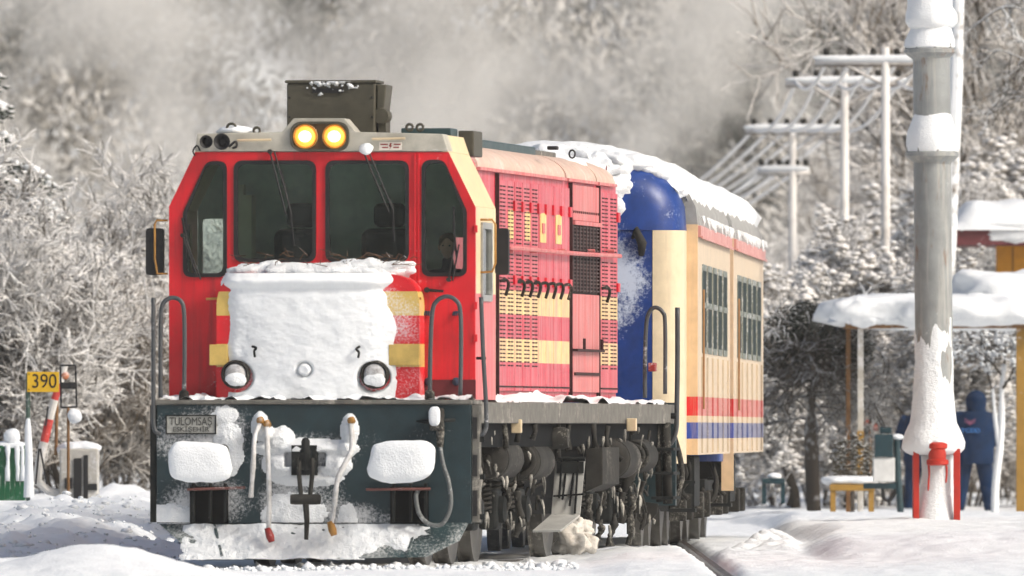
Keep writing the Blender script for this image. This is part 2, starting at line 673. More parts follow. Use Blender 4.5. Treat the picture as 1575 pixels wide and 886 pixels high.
RAILM = paint("rail_steel", (0.07, 0.055, 0.045), 0.5, 0.6, frost=0.35)
def rail(name, p0, p1, label):
    a, b = Vector(p0), Vector(p1)
    d = (b - a).normalized()
    w = Vector((d.y, -d.x, 0))
    prof = [(-0.065, -0.16), (0.065, -0.16), (0.065, -0.145), (0.01, -0.12), (0.01, -0.04), (0.035, -0.03), (0.035, 0), (-0.035, 0), (-0.035, -0.03), (-0.01, -0.04), (-0.01, -0.12), (-0.065, -0.145)]
    n = len(prof)
    m = MB()
    vs = [a + w * q[0] + Vector((0, 0, q[1])) for q in prof] + [b + w * q[0] + Vector((0, 0, q[1])) for q in prof]
    m.add(vs, [tuple(range(n)), tuple(range(n, 2 * n))] + [(i, (i + 1) % n, n + (i + 1) % n, n + i) for i in range(n)])
    o = m.build(name, RAILM)
    return tag(o, label, "rail", "rails of the track under the train")
# ------------------------------------------------------------------ rails (mostly under snow)
def loco_pt(x, s, z=0.0):
    return Vector((LX + x * CS + s * SN, -x * SN + s * CS, z))
rail("rail", loco_pt(-0.7525, -22, -0.0), loco_pt(-0.7525, 19, 0.0), "snow-covered rail under the left side of the locomotive")
rail("rail", loco_pt(0.7525, -22, -0.0), loco_pt(0.7525, 19, 0.0), "snow-covered rail under the right side of the locomotive")
pa = at(1118, 887, 138); pb = at(1052, 832, 178)
rail("rail", (1.86, -14, 0.03), (1.93, 40, 0.03), "bare dark rail running towards the viewer right of the locomotive")

# ------------------------------------------------------------------ the locomotive
loco = empty("diesel_locomotive", (LX, 0, 0), -TH,
             label="red and yellow diesel locomotive with snow-plastered nose and lit twin headlights", cat="locomotive")
M_RED = paint("cab_red", RED, 0.38, var=0.22, vscale=2.2, frost=0.06, spec=0.45, streak=0.22, streakcol=(0.30, 0.018, 0.022), rust=0.10)
M_REDN = paint("nose_red", RED, 0.4, var=0.15, frost=0.24, fscale=46, fspots=[(0.0, 2.0, 1.10, 1.2)], bands=[(2.35, 2.575, YEL), (1.87, 2.085, YEL)])
M_HOOD = paint("hood_red", (0.50, 0.018, 0.045), 0.45, var=0.25, vscale=5, streak=0.55, streakcol=(0.56, 0.23, 0.25), frost=0.07,
               bands=[(2.405, 2.64, (0.72, 0.55, 0.22)), (1.94, 2.165, (0.72, 0.55, 0.22))])
M_HOODP = paint("hood_pink", (0.48, 0.07, 0.075), 0.5, var=0.25, vscale=5, streak=0.7, streakcol=(0.62, 0.32, 0.30))
M_BEIGE = paint("roof_beige", (0.42, 0.40, 0.34), 0.55, var=0.25, rust=0.12, frost=0.15)
M_CREAM = paint("cream_paint", (0.62, 0.50, 0.32), 0.45, var=0.2, streak=0.35, streakcol=(0.6, 0.42, 0.3))
M_SHOULD = paint("hood_shoulder", (0.55, 0.42, 0.33), 0.6, var=0.25, streak=0.5, streakcol=(0.62, 0.36, 0.32), frost=0.38, frostcol=(0.72, 0.69, 0.64))
M_TEAL = paint("frame_teal", (0.013, 0.030, 0.036), 0.45, var=0.3, frost=0.12, fscale=34, frostcol=(0.62, 0.63, 0.64), fspots=[(-1.0, 1.25, 0.62, 0.42), (-1.05, 0.62, 0.6, 0.36), (-0.1, 0.62, 0.55, 0.42), (-0.15, 1.05, 0.65, 0.30), (0.45, 0.45, 0.5, 0.2)])
M_TEALS = paint("frame_teal_frosted", (0.02, 0.045, 0.05), 0.5, var=0.3, frost=0.42, fscale=40, frostcol=(0.6, 0.61, 0.6))
M_GRIME = paint("running_gear_grime", (0.014, 0.016, 0.016), 0.7, var=0.5, spec=0.15, frost=0.14, fscale=25, frostcol=(0.42, 0.40, 0.35))
M_DARKG = paint("underframe_dark", (0.007, 0.008, 0.009), 0.85, var=0.4, spec=0.08)
M_FROST = paint("frosted_steel", (0.03, 0.029, 0.026), 0.75, var=0.5, spec=0.15, frost=0.30, fscale=26, frostcol=(0.40, 0.38, 0.33))
M_SILL = paint("sill_grey", (0.13, 0.125, 0.11), 0.7, var=0.35, frost=0.28, fscale=12, frostcol=(0.48, 0.45, 0.39), rust=0.2)
M_BLK = paint("black_rubber", (0.012, 0.012, 0.013), 0.6, var=0.2, bump=0.1)
M_RAILING = paint("handrail_grey", (0.06, 0.065, 0.07), 0.4, var=0.2, frost=0.15)
M_OLIVE = paint("olive_grey", (0.065, 0.06, 0.042), 0.6, var=0.25, rust=0.1, frost=0.05)
M_INT = paint("cab_interior", (0.55, 0.62, 0.55), 0.8, var=0.15)
M_INTD = paint("cab_seat_dark", (0.035, 0.04, 0.045), 0.8, var=0.2)
M_INTC = paint("cab_inner_cream", (0.62, 0.60, 0.42), 0.8, var=0.1)
M_GLASS = glass_mat("cab_glass", (0.78, 0.86, 0.83), alpha=0.12, dirt=0.09)
M_GASK = M_BLK
M_YELL = paint("cock_yellow", (0.38, 0.19, 0.04), 0.5, frost=0.28)
M_REDC = paint("cock_red", (0.26, 0.022, 0.018), 0.5, frost=0.22)

def xz(pts, s):
    return [(L(p[0], p[1], s).x, L(p[0], p[1], s).z) for p in pts]

# --- frame, front plate
X = 1.48
zt = 1.563
fr = MB().box(-X, X, 0.0, 0.09, 0.41, zt - 0.045).build("front_plate", M_TEAL, loco, bev=0.006)
MB().box(-X - 0.01, X + 0.01, -0.03, 0.75, zt - 0.043, zt).build("footplate", M_SILL, loco, bev=0.01)
for x in (-1.485, 1.40):
    MB().box(x, x + 0.085, 0.75, 16.75, 1.345, zt - 0.02).build("side_beam", M_SILL, loco, bev=0.01)
    MB().box(x + (0.086 if x < 0 else -0.02), x + (0.4 if x < 0 else 0.0), 0.76, 16.75, zt - 0.055, zt - 0.012).build("walkway", M_SILL, loco)
MB().box(-1.40, 1.40, 0.76, 16.7, 1.12, 1.42).build("main_frame", M_DARKG, loco)
MB().box(-X, X, 16.76, 16.85, 0.5, zt).build("rear_plate", M_TEAL, loco)
# right end of the front plate: pale post with slots
m = MB().box(1.481, 1.555, 0.02, 0.16, 0.42, zt - 0.05)
po = m.build("corner_post", M_SILL, loco, bev=0.008)
for zc, hh in ((1.30, 0.10), (0.95, 0.10), (0.60, 0.12)):
    MB().box(1.495, 1.535, 0.008, 0.03, zc - hh, zc + hh).build("slot", M_BLK, po)
    MB().box(1.535, 1.60, 0.03, 0.07, zc - hh - 0.03, zc - hh + 0.02).build("hinge_lug", M_GRIME, po)
m = MB().box(-1.545, -1.481, 0.02, 0.16, 0.42, zt - 0.05)
m.build("corner_post", M_GRIME, loco, bev=0.008)

# --- snow plough under the plate
pl = MB()
a = [L(245, 806, 0.02), L(722, 800, 0.02), L(706, 832, -0.12), L(655, 857, -0.28), L(306, 862, -0.28), L(268, 826, -0.1)]
pl.add([tuple(p) for p in a] + [(p.x, p.y + 0.05, p.z) for p in a], [(0, 1, 2, 3, 4, 5), (11, 10, 9, 8, 7, 6)] + [(i, (i + 1) % 6, 6 + (i + 1) % 6, 6 + i) for i in range(6)])
plo = pl.build("snow_plough", M_TEALS, loco)
for p in (330, 640):
    q0, q1 = L(p, 806, 0.012), L(p + (p - 480) * -0.08, 856, -0.26)
    MB().tube([q0 + Vector((0, -0.015, 0)), q1 + Vector((0, -0.015, 0.0))], 0.018, 5).build("plough_rib", M_TEALS, plo)

# --- nameplate
p0, p1 = L(255, 668, -0.01), L(333, 638, -0.01)
npl = MB().box(p0.x, p1.x, -0.022, 0.0, p0.z, p1.z).build("nameplate", paint("plate_metal", (0.34, 0.34, 0.31), 0.6, 0.3, frost=0.45, frostcol=(0.55, 0.55, 0.53)), loco, bev=0.004)
m = MB()
for (q0, q1, r0, r1) in ((p0.x, p1.x, p1.z - 0.012, p1.z), (p0.x, p1.x, p0.z, p0.z + 0.012)):
    m.box(q0, q1, -0.03, -0.0225, r0, r1)
for xx in (p0.x, p1.x - 0.012):
    m.box(xx, xx + 0.012, -0.03, -0.0225, p0.z + 0.0125, p1.z - 0.0125)
m.build("plate_rim", M_GRIME, npl)
cxn = (p0.x + p1.x) / 2
M_LET = paint("letter_dark", (0.05, 0.05, 0.045), 0.6, frost=0.25)
text_obj("lettering", "TÜLOMSAŞ", 0.105, M_LET, npl, (cxn, -0.0235, p1.z - 0.065), (R(90), 0, 0), 0.003, 0.40)
text_obj("lettering", "ESKİŞEHİR", 0.06, M_LET, npl, (cxn, -0.0235, p0.z + 0.045), (R(90), 0, 0), 0.003, 0.34)

# --- buffers with snow caps
for (xa, xb) in ((262, 356), (570, 667)):
    s = -0.62
    q0, q1 = L(xa, 740, s), L(xb, 681, s)
    cx, cz = (q0.x + q1.x) / 2, (q0.z + q1.z) / 2
    bf = MB().lathe([(0.15, -0.1), (0.15, 0.0), (0.10, 0.0), (0.10, 0.5)], (cx, -0.52, cz), 'y', 18).build("buffer", M_GRIME, loco, True, ang=40)
    MB().prism(rpoly([(cx - 0.265, cz - 0.165), (cx + 0.265, cz - 0.165), (cx + 0.265, cz + 0.165), (cx - 0.265, cz + 0.165)], 0.06), (-0.66, -0.62)).build("buffer_head", M_GRIME, bf, bev=0.008)
    MB().blob((cx, -0.67, cz), (q1.x - cx + 0.012, 0.10, (q1.z - q0.z) / 2 + 0.012), 3.6, 0.075, 3.4, 48, 26, xa).build("snow_cap", SNOW, bf, True)
    MB().box(cx - 0.19, cx + 0.17, -0.03, 0.0, cz - 0.58, cz - 0.23).build("buffer_bracket", M_DARKG, bf)
    for dx in (-0.16, 0.0, 0.14):
        MB().box(cx + dx, cx + dx + 0.022, -0.12, -0.031, cz - 0.56, cz - 0.2).build("bracket_web", M_GRIME, bf)
    a, b = (288, 377) if xa < 400 else (563, 662)
    q = L(a, 753, -0.14); q2 = L(b, 750 if xa < 400 else 752, -0.14)
    MB().tube([q, q2], 0.013, 6).build("uncoupling_bar", paint("bar_rust", (0.16, 0.06, 0.05), 0.6, frost=0.35), bf)

# --- coupler, hoses
def ltube(name, pts, r, mat, parent, n=8, dens=8):
    return MB().tube(curve([L(*p) for p in pts], dens), r, n).build(name, mat, parent, True)
def lumpy(name, pts, r0, r1, mat, parent, seed=0):
    c = curve([L(*p) for p in pts], 14)
    rs = [r0 + (r1 - r0) * (0.5 + 0.5 * nz(i * 0.13 + seed, seed, 0, 3) * 1.5) for i in range(len(c))]
    return MB().tube(c, rs, 10).build(name, mat, parent, True)
c = L(470, 700, 0)
hook = MB().box(c.x - 0.12, c.x + 0.12, -0.10, -0.001, 0.86, 1.14)
hook.tube(curve([L(470, 715, -0.05), L(470, 712, -0.30), L(470, 690, -0.40), L(470, 676, -0.34)], 6), [0.06] * 6 + [0.055] * 6 + [0.04] * 6 + [0.03], 8)
hk = hook.build("draw_hook", M_GRIME, loco, True, ang=40)
lk = MB()
for dx in (-10, 10):
    lk.tube(curve([L(470 + dx, 705, -0.38), L(470 + dx, 730, -0.40), L(470 + dx * 0.7, 762, -0.36)], 6), 0.022, 7)
lk.lathe([(0.045, -0.14), (0.05, -0.1), (0.05, 0.1), (0.045, 0.14)], tuple(L(470, 768, -0.36)), 'x', 12)
lk.tube([L(470, 772, -0.36), L(472, 800, -0.36), L(471, 830, -0.35)], [0.03, 0.026, 0.02], 8)
lk.build("screw_coupling", M_FROST, hk, True, ang=40)
hose_data = [
    ("brake_hose", [(400, 650, -0.10), (392, 672, -0.16), (389, 720, -0.22), (386, 765, -0.18)], 0.018, 0.028),
    ("brake_hose", [(410, 655, -0.10), (412, 700, -0.20), (414, 760, -0.26), (413, 822, -0.28)], 0.019, 0.027),
    ("brake_hose", [(540, 650, -0.10), (541, 690, -0.16), (531, 712, -0.2), (519, 740, -0.24), (514, 780, -0.26), (509, 812, -0.26)], 0.019, 0.030),
]
for i, (nm, pts, r0, r1) in enumerate(hose_data):
    h = lumpy(nm, pts, r0, r1, paint("hose_snowed", (0.45, 0.44, 0.42), 0.8, frost=0.75, frostcol=(0.72, 0.72, 0.72)), loco, i * 3.1)
    e = L(*pts[-1])
    if i:
        MB().tube([e + Vector((-0.01, 0, 0.06)), e + Vector((0.015, 0, -0.02)), e + Vector((0.03, 0.0, -0.07))], [0.03, 0.04, 0.028], 8).build("hose_coupling", M_REDC if i == 1 else M_YELL, h, True)
    t = L(*pts[0])
    MB().tube([t + Vector((0, 0.1, 0.01)), t + Vector((0, -0.02, 0.02)), t + Vector((0.03, -0.03, 0.03))], [0.035, 0.035, 0.028], 8).build("angle_cock", M_YELL, h, True)
# socket and jumper cable at the right
q = L(672, 644, -0.06)
sk = MB().box(q.x - 0.065, q.x + 0.065, -0.14, -0.001, q.z - 0.11, q.z + 0.10).build("jumper_socket", M_FROST, loco, bev=0.02)
MB().tube([L(677, 660, -0.08), L(677, 688, -0.08)], [0.04, 0.032], 10).build("socket_plug", M_FROST, sk, True)
MB().tube([L(640, 648, -0.06), L(652, 648, -0.06), L(700, 646, -0.06)], [0.006, 0.02, 0.016], 6).build("socket_lever", M_GRIME, sk, True)
MB().blob(tuple(L(668, 640, -0.14)), (0.055, 0.035, 0.09), 3, 0.08, 4, 20, 12, 3).build("snow_cap", SNOW, sk, True)
ltube("jumper_cable", [(677, 688, -0.09), (682, 715, -0.13), (691, 745, -0.16), (693, 780, -0.18), (680, 806, -0.18), (660, 806, -0.18), (645, 790, -0.17), (640, 765, -0.14), (643, 754, -0.06)], 0.021, paint("cable_frosted", (0.12, 0.13, 0.13), 0.6, frost=0.45, frostcol=(0.62, 0.63, 0.62)), loco, 9)

# --- snow stuck on the front plate, plough and coupler
def plate_h(u, v):
    x = -1.48 + u * 2.96
    z = 0.06 + v * 1.48
    px = 482.5 + x * 165 * 0.995; py = 660 - (z - 1.29) * 165
    n = nz(x * 4, z * 4, 1.3, 5); n2 = nz(x * 11, z * 11, 4.3, 4)
    h = -0.05
    def el(cx, cy, rx, ry, amp):
        d = math.hypot((px - cx) / rx, (py - cy) / ry)
        return amp * min(1.0, 1.35 * (1.1 - d)) if d < 1.6 else -1
    h = max(h, el(350, 690, 26, 50, 0.04), el(345, 640, 26, 18, 0.03))
    h = max(h, el(290, 795, 70, 22, 0.03))
    # garland round the coupler
    h = max(h, el(430, 680, 26, 26, 0.09), el(470, 690, 80, 16, 0.11), el(435, 715, 34, 24, 0.10), el(510, 715, 30, 22, 0.10), el(530, 690, 18, 14, 0.08), el(470, 735, 60, 14, 0.07))
    h = max(h, el(400, 655, 14, 22, 0.10), el(538, 662, 13, 26, 0.09), el(412, 668, 14, 14, 0.09))
    h = max(h, el(455, 795, 52, 45, 0.04), el(535, 800, 16, 40, 0.03))
        # holes
    if abs(px - 470) < 32 and abs(py - 707) < 11: h -= 0.12
    h = h - 0.012 + 0.016 * n + 0.006 * n2
    return h
MB().field((-1.48, -0.004, 0.06 + 0.36), (2.96, 0, 0), (0, 0, 1.12), (0, -1, 0), 240, 100, lambda u, v: plate_h(u, (v * 1.12 + 0.36) / 1.48), 0.0, 0.006).build("snow_crust", SNOWC_M, loco, True, fix=False)
def plough_h(u, v):
    n = nz(u * 9, v * 2.2, 7.7, 5); n2 = nz(u * 30, v * 7, 2.7, 3)
    base = 0.030 - 0.055 * sstep(0.78, 0.95, u) - 0.05 * sstep(0.05, 0.0, u)
    base -= 0.05 * math.exp(-((u - 0.78) / 0.13) ** 2 - ((v - 0.85) / 0.3) ** 2)
    h = base - 0.008 + 0.03 * n + 0.01 * n2
    return h
A_, B_, C_ = L(262, 808, 0.0), L(715, 806, 0.0), L(300, 862, -0.28)
MB().field(A_ + Vector((0.03, -0.01, 0)), (B_ - A_) * 0.985, C_ - A_ - Vector((C_.x - A_.x, 0, 0)), (0, -0.8, 0.4), 150, 36, plough_h, 0.0, 0.006).build("snow_crust", SNOWC_M, loco, True, fix=False)
# rim of snow along the footplate
def foot_h(u, v):
    n = nz(u * 20, v * 3, 5.1, 4)
    h = 0.035 * (1 - abs(v - 0.5) * 1.4) + 0.05 * n
    return h if h > 0 else -1
MB().field((-1.45, -0.02, zt - 0.002), (2.9, 0, 0), (0, 0.6, 0), (0, 0, 1), 140, 16, foot_h).build("snow_crust", SNOW, loco, True, fix=False)

# --- nose
SNZ, SCB = 0.24, 0.62
nl, nr = L(333, 600, SNZ).x, L(645, 600, SNZ).x
ztop = L(480, 425, SNZ).z
ncx = (nl + nr) / 2
face = rpoly([(nl, zt + 0.002), (nr, zt + 0.002), (nr, ztop + 0.02), (nl, ztop + 0.02)], [0.001, 0.001, 0.30, 0.30], 9)
ns = MB().prism(face, (SNZ, SCB + 0.001)).build("nose", M_REDN, loco, True, ang=35, bev=0.11, seg=5)
# yellow band brackets beside the nose
for (a, b) in ((322, 350), (598, 645)):
    q0, q1 = L(a, 562, SNZ - 0.02), L(b, 530, SNZ - 0.02)
    MB().box(q0.x, q1.x, SNZ - 0.03, SNZ + 0.10, q0.z, q1.z).build("nose_bracket", paint("nose_yellow", YEL, 0.5, frost=0.08), ns, bev=0.006)
for (a, b, y) in ((317, 338, 460), (625, 648, 460)):
    MB().tube([L(a, y, SNZ + 0.05), L(b, y - 1, SNZ + 0.05)], 0.012, 6).build("nose_pin", M_YELL, ns)
# marker lamps
M_LENS = paint("lens_frosted", (0.34, 0.33, 0.32), 0.2, frost=0.6, fscale=16)
for px in (363, 577):
    q = L(px, 576, SNZ - 0.02)
    lp = MB().lathe([(0.135, 0.10), (0.135, -0.02), (0.115, -0.035), (0.112, -0.01), (0.112, 0.02)], (q.x, SNZ - 0.05, q.z), 'y', 26).build("marker_lamp", M_FROST, ns, True, ang=35)
    MB().lathe([(0.11, 0.0), (0.095, -0.02), (0.06, -0.035), (0.02, -0.042)], (q.x, SNZ - 0.055, q.z), 'y', 22).build("lens", M_LENS, lp, True)
    MB().blob((q.x + 0.01, SNZ - 0.10, q.z - 0.05), (0.10, 0.035, 0.06), 2, 0.2, 9, 24, 12, px).build("snow", SNOWC_M, lp, True)
# snow crust on the nose
def nose_h(u, v):
    x = nl + 0.02 + u * (nr - nl - 0.04)
    px = 333 + u * 312; py = 612 - v * 212
    n = nz(x * 3, v * 5, 0.4, 5); n2 = nz(x * 14, v * 30, 8.4, 4)
    h = 0.062 - 0.085 * sstep(0.76, 0.985, u) - 0.085 * sstep(0.10, -0.04, u)
    h -= 0.05 * sstep(0.75, 0.9, u) * sstep(0.55, 0.9, v)
    h += 0.014 * n + 0.004 * n2 * (1.5 if (u > 0.75 or u < 0.15) else 0.5)
    cu_ = max(0.0, 0.13 - u) / 0.13; cu2 = max(0.0, u - 0.87) / 0.13; cv_ = max(0.0, v - 0.80) / 0.2
    h -= 0.25 * max(0.0, math.hypot(max(cu_, cu2), cv_) - 0.95)
    h += 0.04 * sstep(0.86, 0.93, v) - 0.02 * math.exp(-((v - 0.87) / 0.03) ** 2)
    for lx in (363, 577):
        d = math.hypot(px - lx, py - 576) / 23
        h -= 0.16 * sstep(1.25, 0.75, d)
    d = math.hypot(px - 470, py - 563) / 9
    h += 0.03 * sstep(1.15, 0.9, d) - 0.05 * math.exp(-((d - 1.3) / 0.2) ** 2)
    if v > 0.94: h *= 1 - (v - 0.94) / 0.09
    return h
crust = MB().field((nl + 0.02, SNZ, zt + 0.01), (nr - nl - 0.04, 0, 0), (0, 0, ztop - zt + 0.02), (0, -1, 0), 170, 120, nose_h, 0.0, 0.01)
# let the crust follow the rounded corners
def bend(p):
    e = max(0.0, abs(p[0] - ncx) - ((nr - nl) / 2 - 0.14))
    c_ = (p[0] - ncx) / ((nr - nl) / 2)
    return (p[0], p[1] + 0.11 * c_ * c_ - 0.05 + (0.06 - math.sqrt(max(0, 0.06 ** 2 - min(max(0, e - 0.08), 0.06) ** 2))) , p[2])
crust.v = [bend(p) for p in crust.v]
crust.build("snow_crust", SNOWN, ns, True, fix=False)
MB().tube(curve([L(388, 533, 0.14), L(394, 535, 0.10), L(391, 540, 0.10), L(392, 549, 0.12)], 4), 0.012, 6).build("grab_hook", M_GRIME, ns, True)
MB().tube(curve([L(553, 533, 0.14), L(548, 537, 0.10), L(552, 542, 0.10), L(551, 550, 0.12)], 4), 0.012, 6).build("grab_hook", M_GRIME, ns, True)
# snow heap on the nose top, against the windscreen, with blown twigs
hp_ = MB()
hp_.blob((ncx - 0.02, SNZ + 0.17, ztop + 0.02), (0.80, 0.20, 0.11), 2.2, 0.14, 5, 90, 26, 3.0)
hp_.blob((ncx + 0.42, SNZ + 0.22, ztop + 0.06), (0.42, 0.14, 0.10), 2.2, 0.25, 6, 50, 20, 5.0)
hp_.blob((ncx - 0.45, SNZ + 0.20, ztop + 0.05), (0.36, 0.14, 0.09), 2.2, 0.25, 6, 50, 20, 7.0)
hp_.build("snow_heap", SNOWC_M, ns, True, fix=False)
tw = MB()
rr = random.Random(4)
for i in range(46):
    x0 = nl + rr.uniform(0.15, nr - nl - 0.05); z0 = ztop + rr.uniform(0.09, 0.20)
    a = rr.uniform(0, 3.14); l = rr.uniform(0.05, 0.22)
    p = Vector((x0, SNZ + rr.uniform(-0.03, 0.2), z0)); q = p + Vector((math.cos(a) * l, rr.uniform(-0.05, 0.05), abs(math.sin(a)) * l * 0.4))
    tw.tube([p, (p + q) / 2 + Vector((0, 0, rr.uniform(-0.02, 0.03))), q], [0.005, 0.004, 0.003], 4)
tag(tw.build("blown_twigs", snow_on("twig_brown", (0.11, 0.06, 0.035), lo=0.5, hi=1.2), ns), kind='stuff')

# --- cab shell
CB = 2.15                                # rear wall of the cab
outer = xz([(260, 612), (731, 612), (731, 318), (690, 234), (300, 234), (260, 318)], SCB)
cl, cr = outer[0][0], outer[1][0]
zch = outer[2][1]; zrf = outer[3][1]
xl2, xr2 = outer[4][0], outer[3][0]
outer[0] = (cl, zt + 0.002); outer[1] = (cr, zt + 0.002)
W_ll = rpoly(xz([(283, 425), (348, 425), (348, 249), (318, 249), (283, 327)], SCB), [0.08, 0.08, 0.1, 0.1, 0.1])
W_cl = rpoly(xz([(361, 402), (485, 402), (485, 248), (361, 248)], SCB), 0.09)
W_cr = rpoly(xz([(502, 402), (628, 402), (628, 248), (502, 248)], SCB), 0.09)
W_rr = rpoly(xz([(650, 424), (717, 424), (717, 325), (683, 247), (650, 247)], SCB), [0.08, 0.08, 0.1, 0.1, 0.1])
wins = [W_ll, W_cl, W_cr, W_rr]
cf = MB().prism(outer, (SCB, SCB + 0.06), 'y', wins).build("cab_front", M_RED, loco)
for i, w in enumerate(wins):
    wn_ = MB().prism(inset(w, -0.008), (SCB - 0.018, SCB + 0.03), 'y', [inset(w, 0.028)]).build("window_gasket", M_GASK, cf)
    MB().prism(inset(w, 0.02), (SCB + 0.012, SCB + 0.018), 'y').build("window_pane", M_GLASS, wn_)
# raised strip beside the right-hand door
for a in (637, 643):
    q0, q1 = L(a, 610, SCB), L(a + 2.5, 236, SCB)
    MB().box(q0.x, q1.x, SCB - 0.014, SCB - 0.001, zt + 0.03, q1.z).build("door_frame_strip", M_RED, cf)
q = L(690, 447, SCB)
dh = MB().tube([L(655, 446, SCB - 0.03), L(682, 448, SCB - 0.05)], [0.016, 0.012], 8)
dh.lathe([(0.026, -0.05), (0.026, 0.0)], tuple(L(657, 446, SCB)), 'y', 12)
dh.build("door_handle", M_BLK, cf, True, ang=40)
q0, q1 = L(645, 611, SCB), L(731, 584, SCB)
MB().box(q0.x, q1.x + 0.005, SCB - 0.01, SCB - 0.002, zt + 0.004, q1.z).build("door_kickplate", paint("kick_dark", (0.11, 0.012, 0.016), 0.5), cf)
for y in (352, 520, 470):
    q = L(731, y, SCB)
    MB().box(q.x - 0.012, q.x + 0.02, SCB - 0.02, SCB + 0.03, q.z - 0.035, q.z + 0.035).build("hinge", M_RED, cf, bev=0.004)
# beige brow with the headlights
brow = xz([(300, 233), (690, 233), (681, 206), (548, 203), (530, 182), (452, 182), (434, 203), (304, 206)], SCB)
bw = MB().prism(brow, (SCB - 0.02, SCB + 0.35)).build("cab_brow", M_BEIGE, loco, bev=0.008)
bz = rpoly(xz([(447, 233), (538, 233), (538, 187), (447, 187)], SCB), 0.125, 8)
hl = MB().prism(bz, (SCB - 0.06, SCB - 0.021), 'y', [inset(bz, 0.022)]).build("headlight_bezel", M_OLIVE, bw, bev=0.005)
MB().prism(inset(bz, 0.015), (SCB - 0.03, SCB - 0.0215)).build("headlight_back", paint("reflector_back", (0.10, 0.055, 0.02), 0.4), hl)
M_LAMP = emit_mat("headlight_glow", (1.0, 0.40, 0.05), 1.3)
M_LAMPC = emit_mat("headlight_core", (1.0, 0.78, 0.30), 4.0)
for px in (470.5, 515.5):
    q = L(px, 210, SCB)
    hd = MB().lathe([(0.115, 0.0), (0.12, -0.012), (0.112, -0.02), (0.104, -0.006), (0.10, 0.0)], (q.x, SCB - 0.035, q.z), 'y', 26).build("headlight", M_YELL, hl, True, ang=40)
    MB().lathe([(0.10, 0.0), (0.085, -0.016), (0.05, -0.026), (0.01, -0.03)], (q.x, SCB - 0.036, q.z), 'y', 24).build("lens", M_LAMP, hd, True)
    MB().blob((q.x, SCB - 0.07, q.z), (0.062, 0.012, 0.055), 2, 0, 1, 20, 10).build("bulb", M_LAMPC, hd, True)
# brow fittings
MB().tube([L(365, 216, SCB - 0.05), L(417, 215, SCB - 0.05)], 0.012, 6).build("grab_bar", M_CREAM, bw)
MB().tube([L(572, 214, SCB - 0.05), L(623, 213, SCB - 0.05)], 0.012, 6).build("grab_bar", M_CREAM, bw)
q0, q1 = L(583, 231, SCB - 0.03), L(618, 218.5, SCB - 0.03)
stk = MB().box(q0.x, q1.x, SCB - 0.024, SCB - 0.021, q0.z, q1.z).build("warning_sticker", paint("sticker", (0.72, 0.66, 0.58), 0.5, var=0.05), bw)
bolt = [(-0.005, 0.028), (0.014, 0.03), (0.004, 0.006), (0.016, 0.006), (-0.012, -0.034), (-0.002, -0.006), (-0.016, -0.004)]
scx, scz = (q0.x + q1.x) / 2, (q0.z + q1.z) / 2
MB().prism([(scx + p[0], scz + p[1]) for p in bolt], (SCB - 0.026, SCB - 0.0245)).build("bolt_mark", M_REDC, stk)
mk = MB()
for (u0, u1, w) in ((-0.095, -0.025, 0.016), (0.03, 0.095, 0.016), (-0.08, -0.022, -0.012), (0.026, 0.08, -0.012)):
    mk.box(scx + u0, scx + u1, SCB - 0.0255, SCB - 0.0245, scz + w - 0.006, scz + w + 0.006)
mk.build("print_line", M_REDC, stk)
# horns at the left end
for (px, r) in ((318, 0.062), (342, 0.078)):
    q = L(px, 218, SCB - 0.16)
    hn = MB().lathe([(0.025, 0.2), (0.03, 0.1), (r * 0.7, 0.03), (r, -0.03), (r, -0.045), (r * 0.8, -0.04), (r * 0.45, 0.02)], tuple(q), 'y', 18).build("horn", M_BLK, bw, True, ang=60)
MB().tube(curve([L(300, 240, SCB - 0.04), L(297, 232, SCB - 0.05), L(303, 224, SCB - 0.06), L(308, 232, SCB - 0.05)], 5), 0.008, 6).build("pipe_loop", M_BLK, bw, True)
MB().tube(curve([L(352, 226, SCB - 0.08), L(362, 218, SCB - 0.08), L(364, 225, SCB - 0.08), L(358, 228, SCB - 0.06)], 5), 0.012, 6).build("pipe_loop", M_BLK, bw, True)
for (px, py, r) in ((356, 197, 7), (395, 201, 5), (630, 196, 5), (646, 196, 5)):
    q = L(px, py, SCB + 0.12)
    pts = [q + Vector((math.cos(a) * r / 165, 0, math.sin(a) * r / 165)) for a in [i * math.pi * 2 / 14 for i in range(15)]]
    MB().tube(pts, 0.013, 6).build("lifting_eye", M_OLIVE, bw, True)
MB().blob(tuple(L(362, 202, SCB + 0.2)), (0.16, 0.12, 0.05), 2, 0.25, 8, 24, 12, 2).build("snow_cap", SNOW, bw, True)
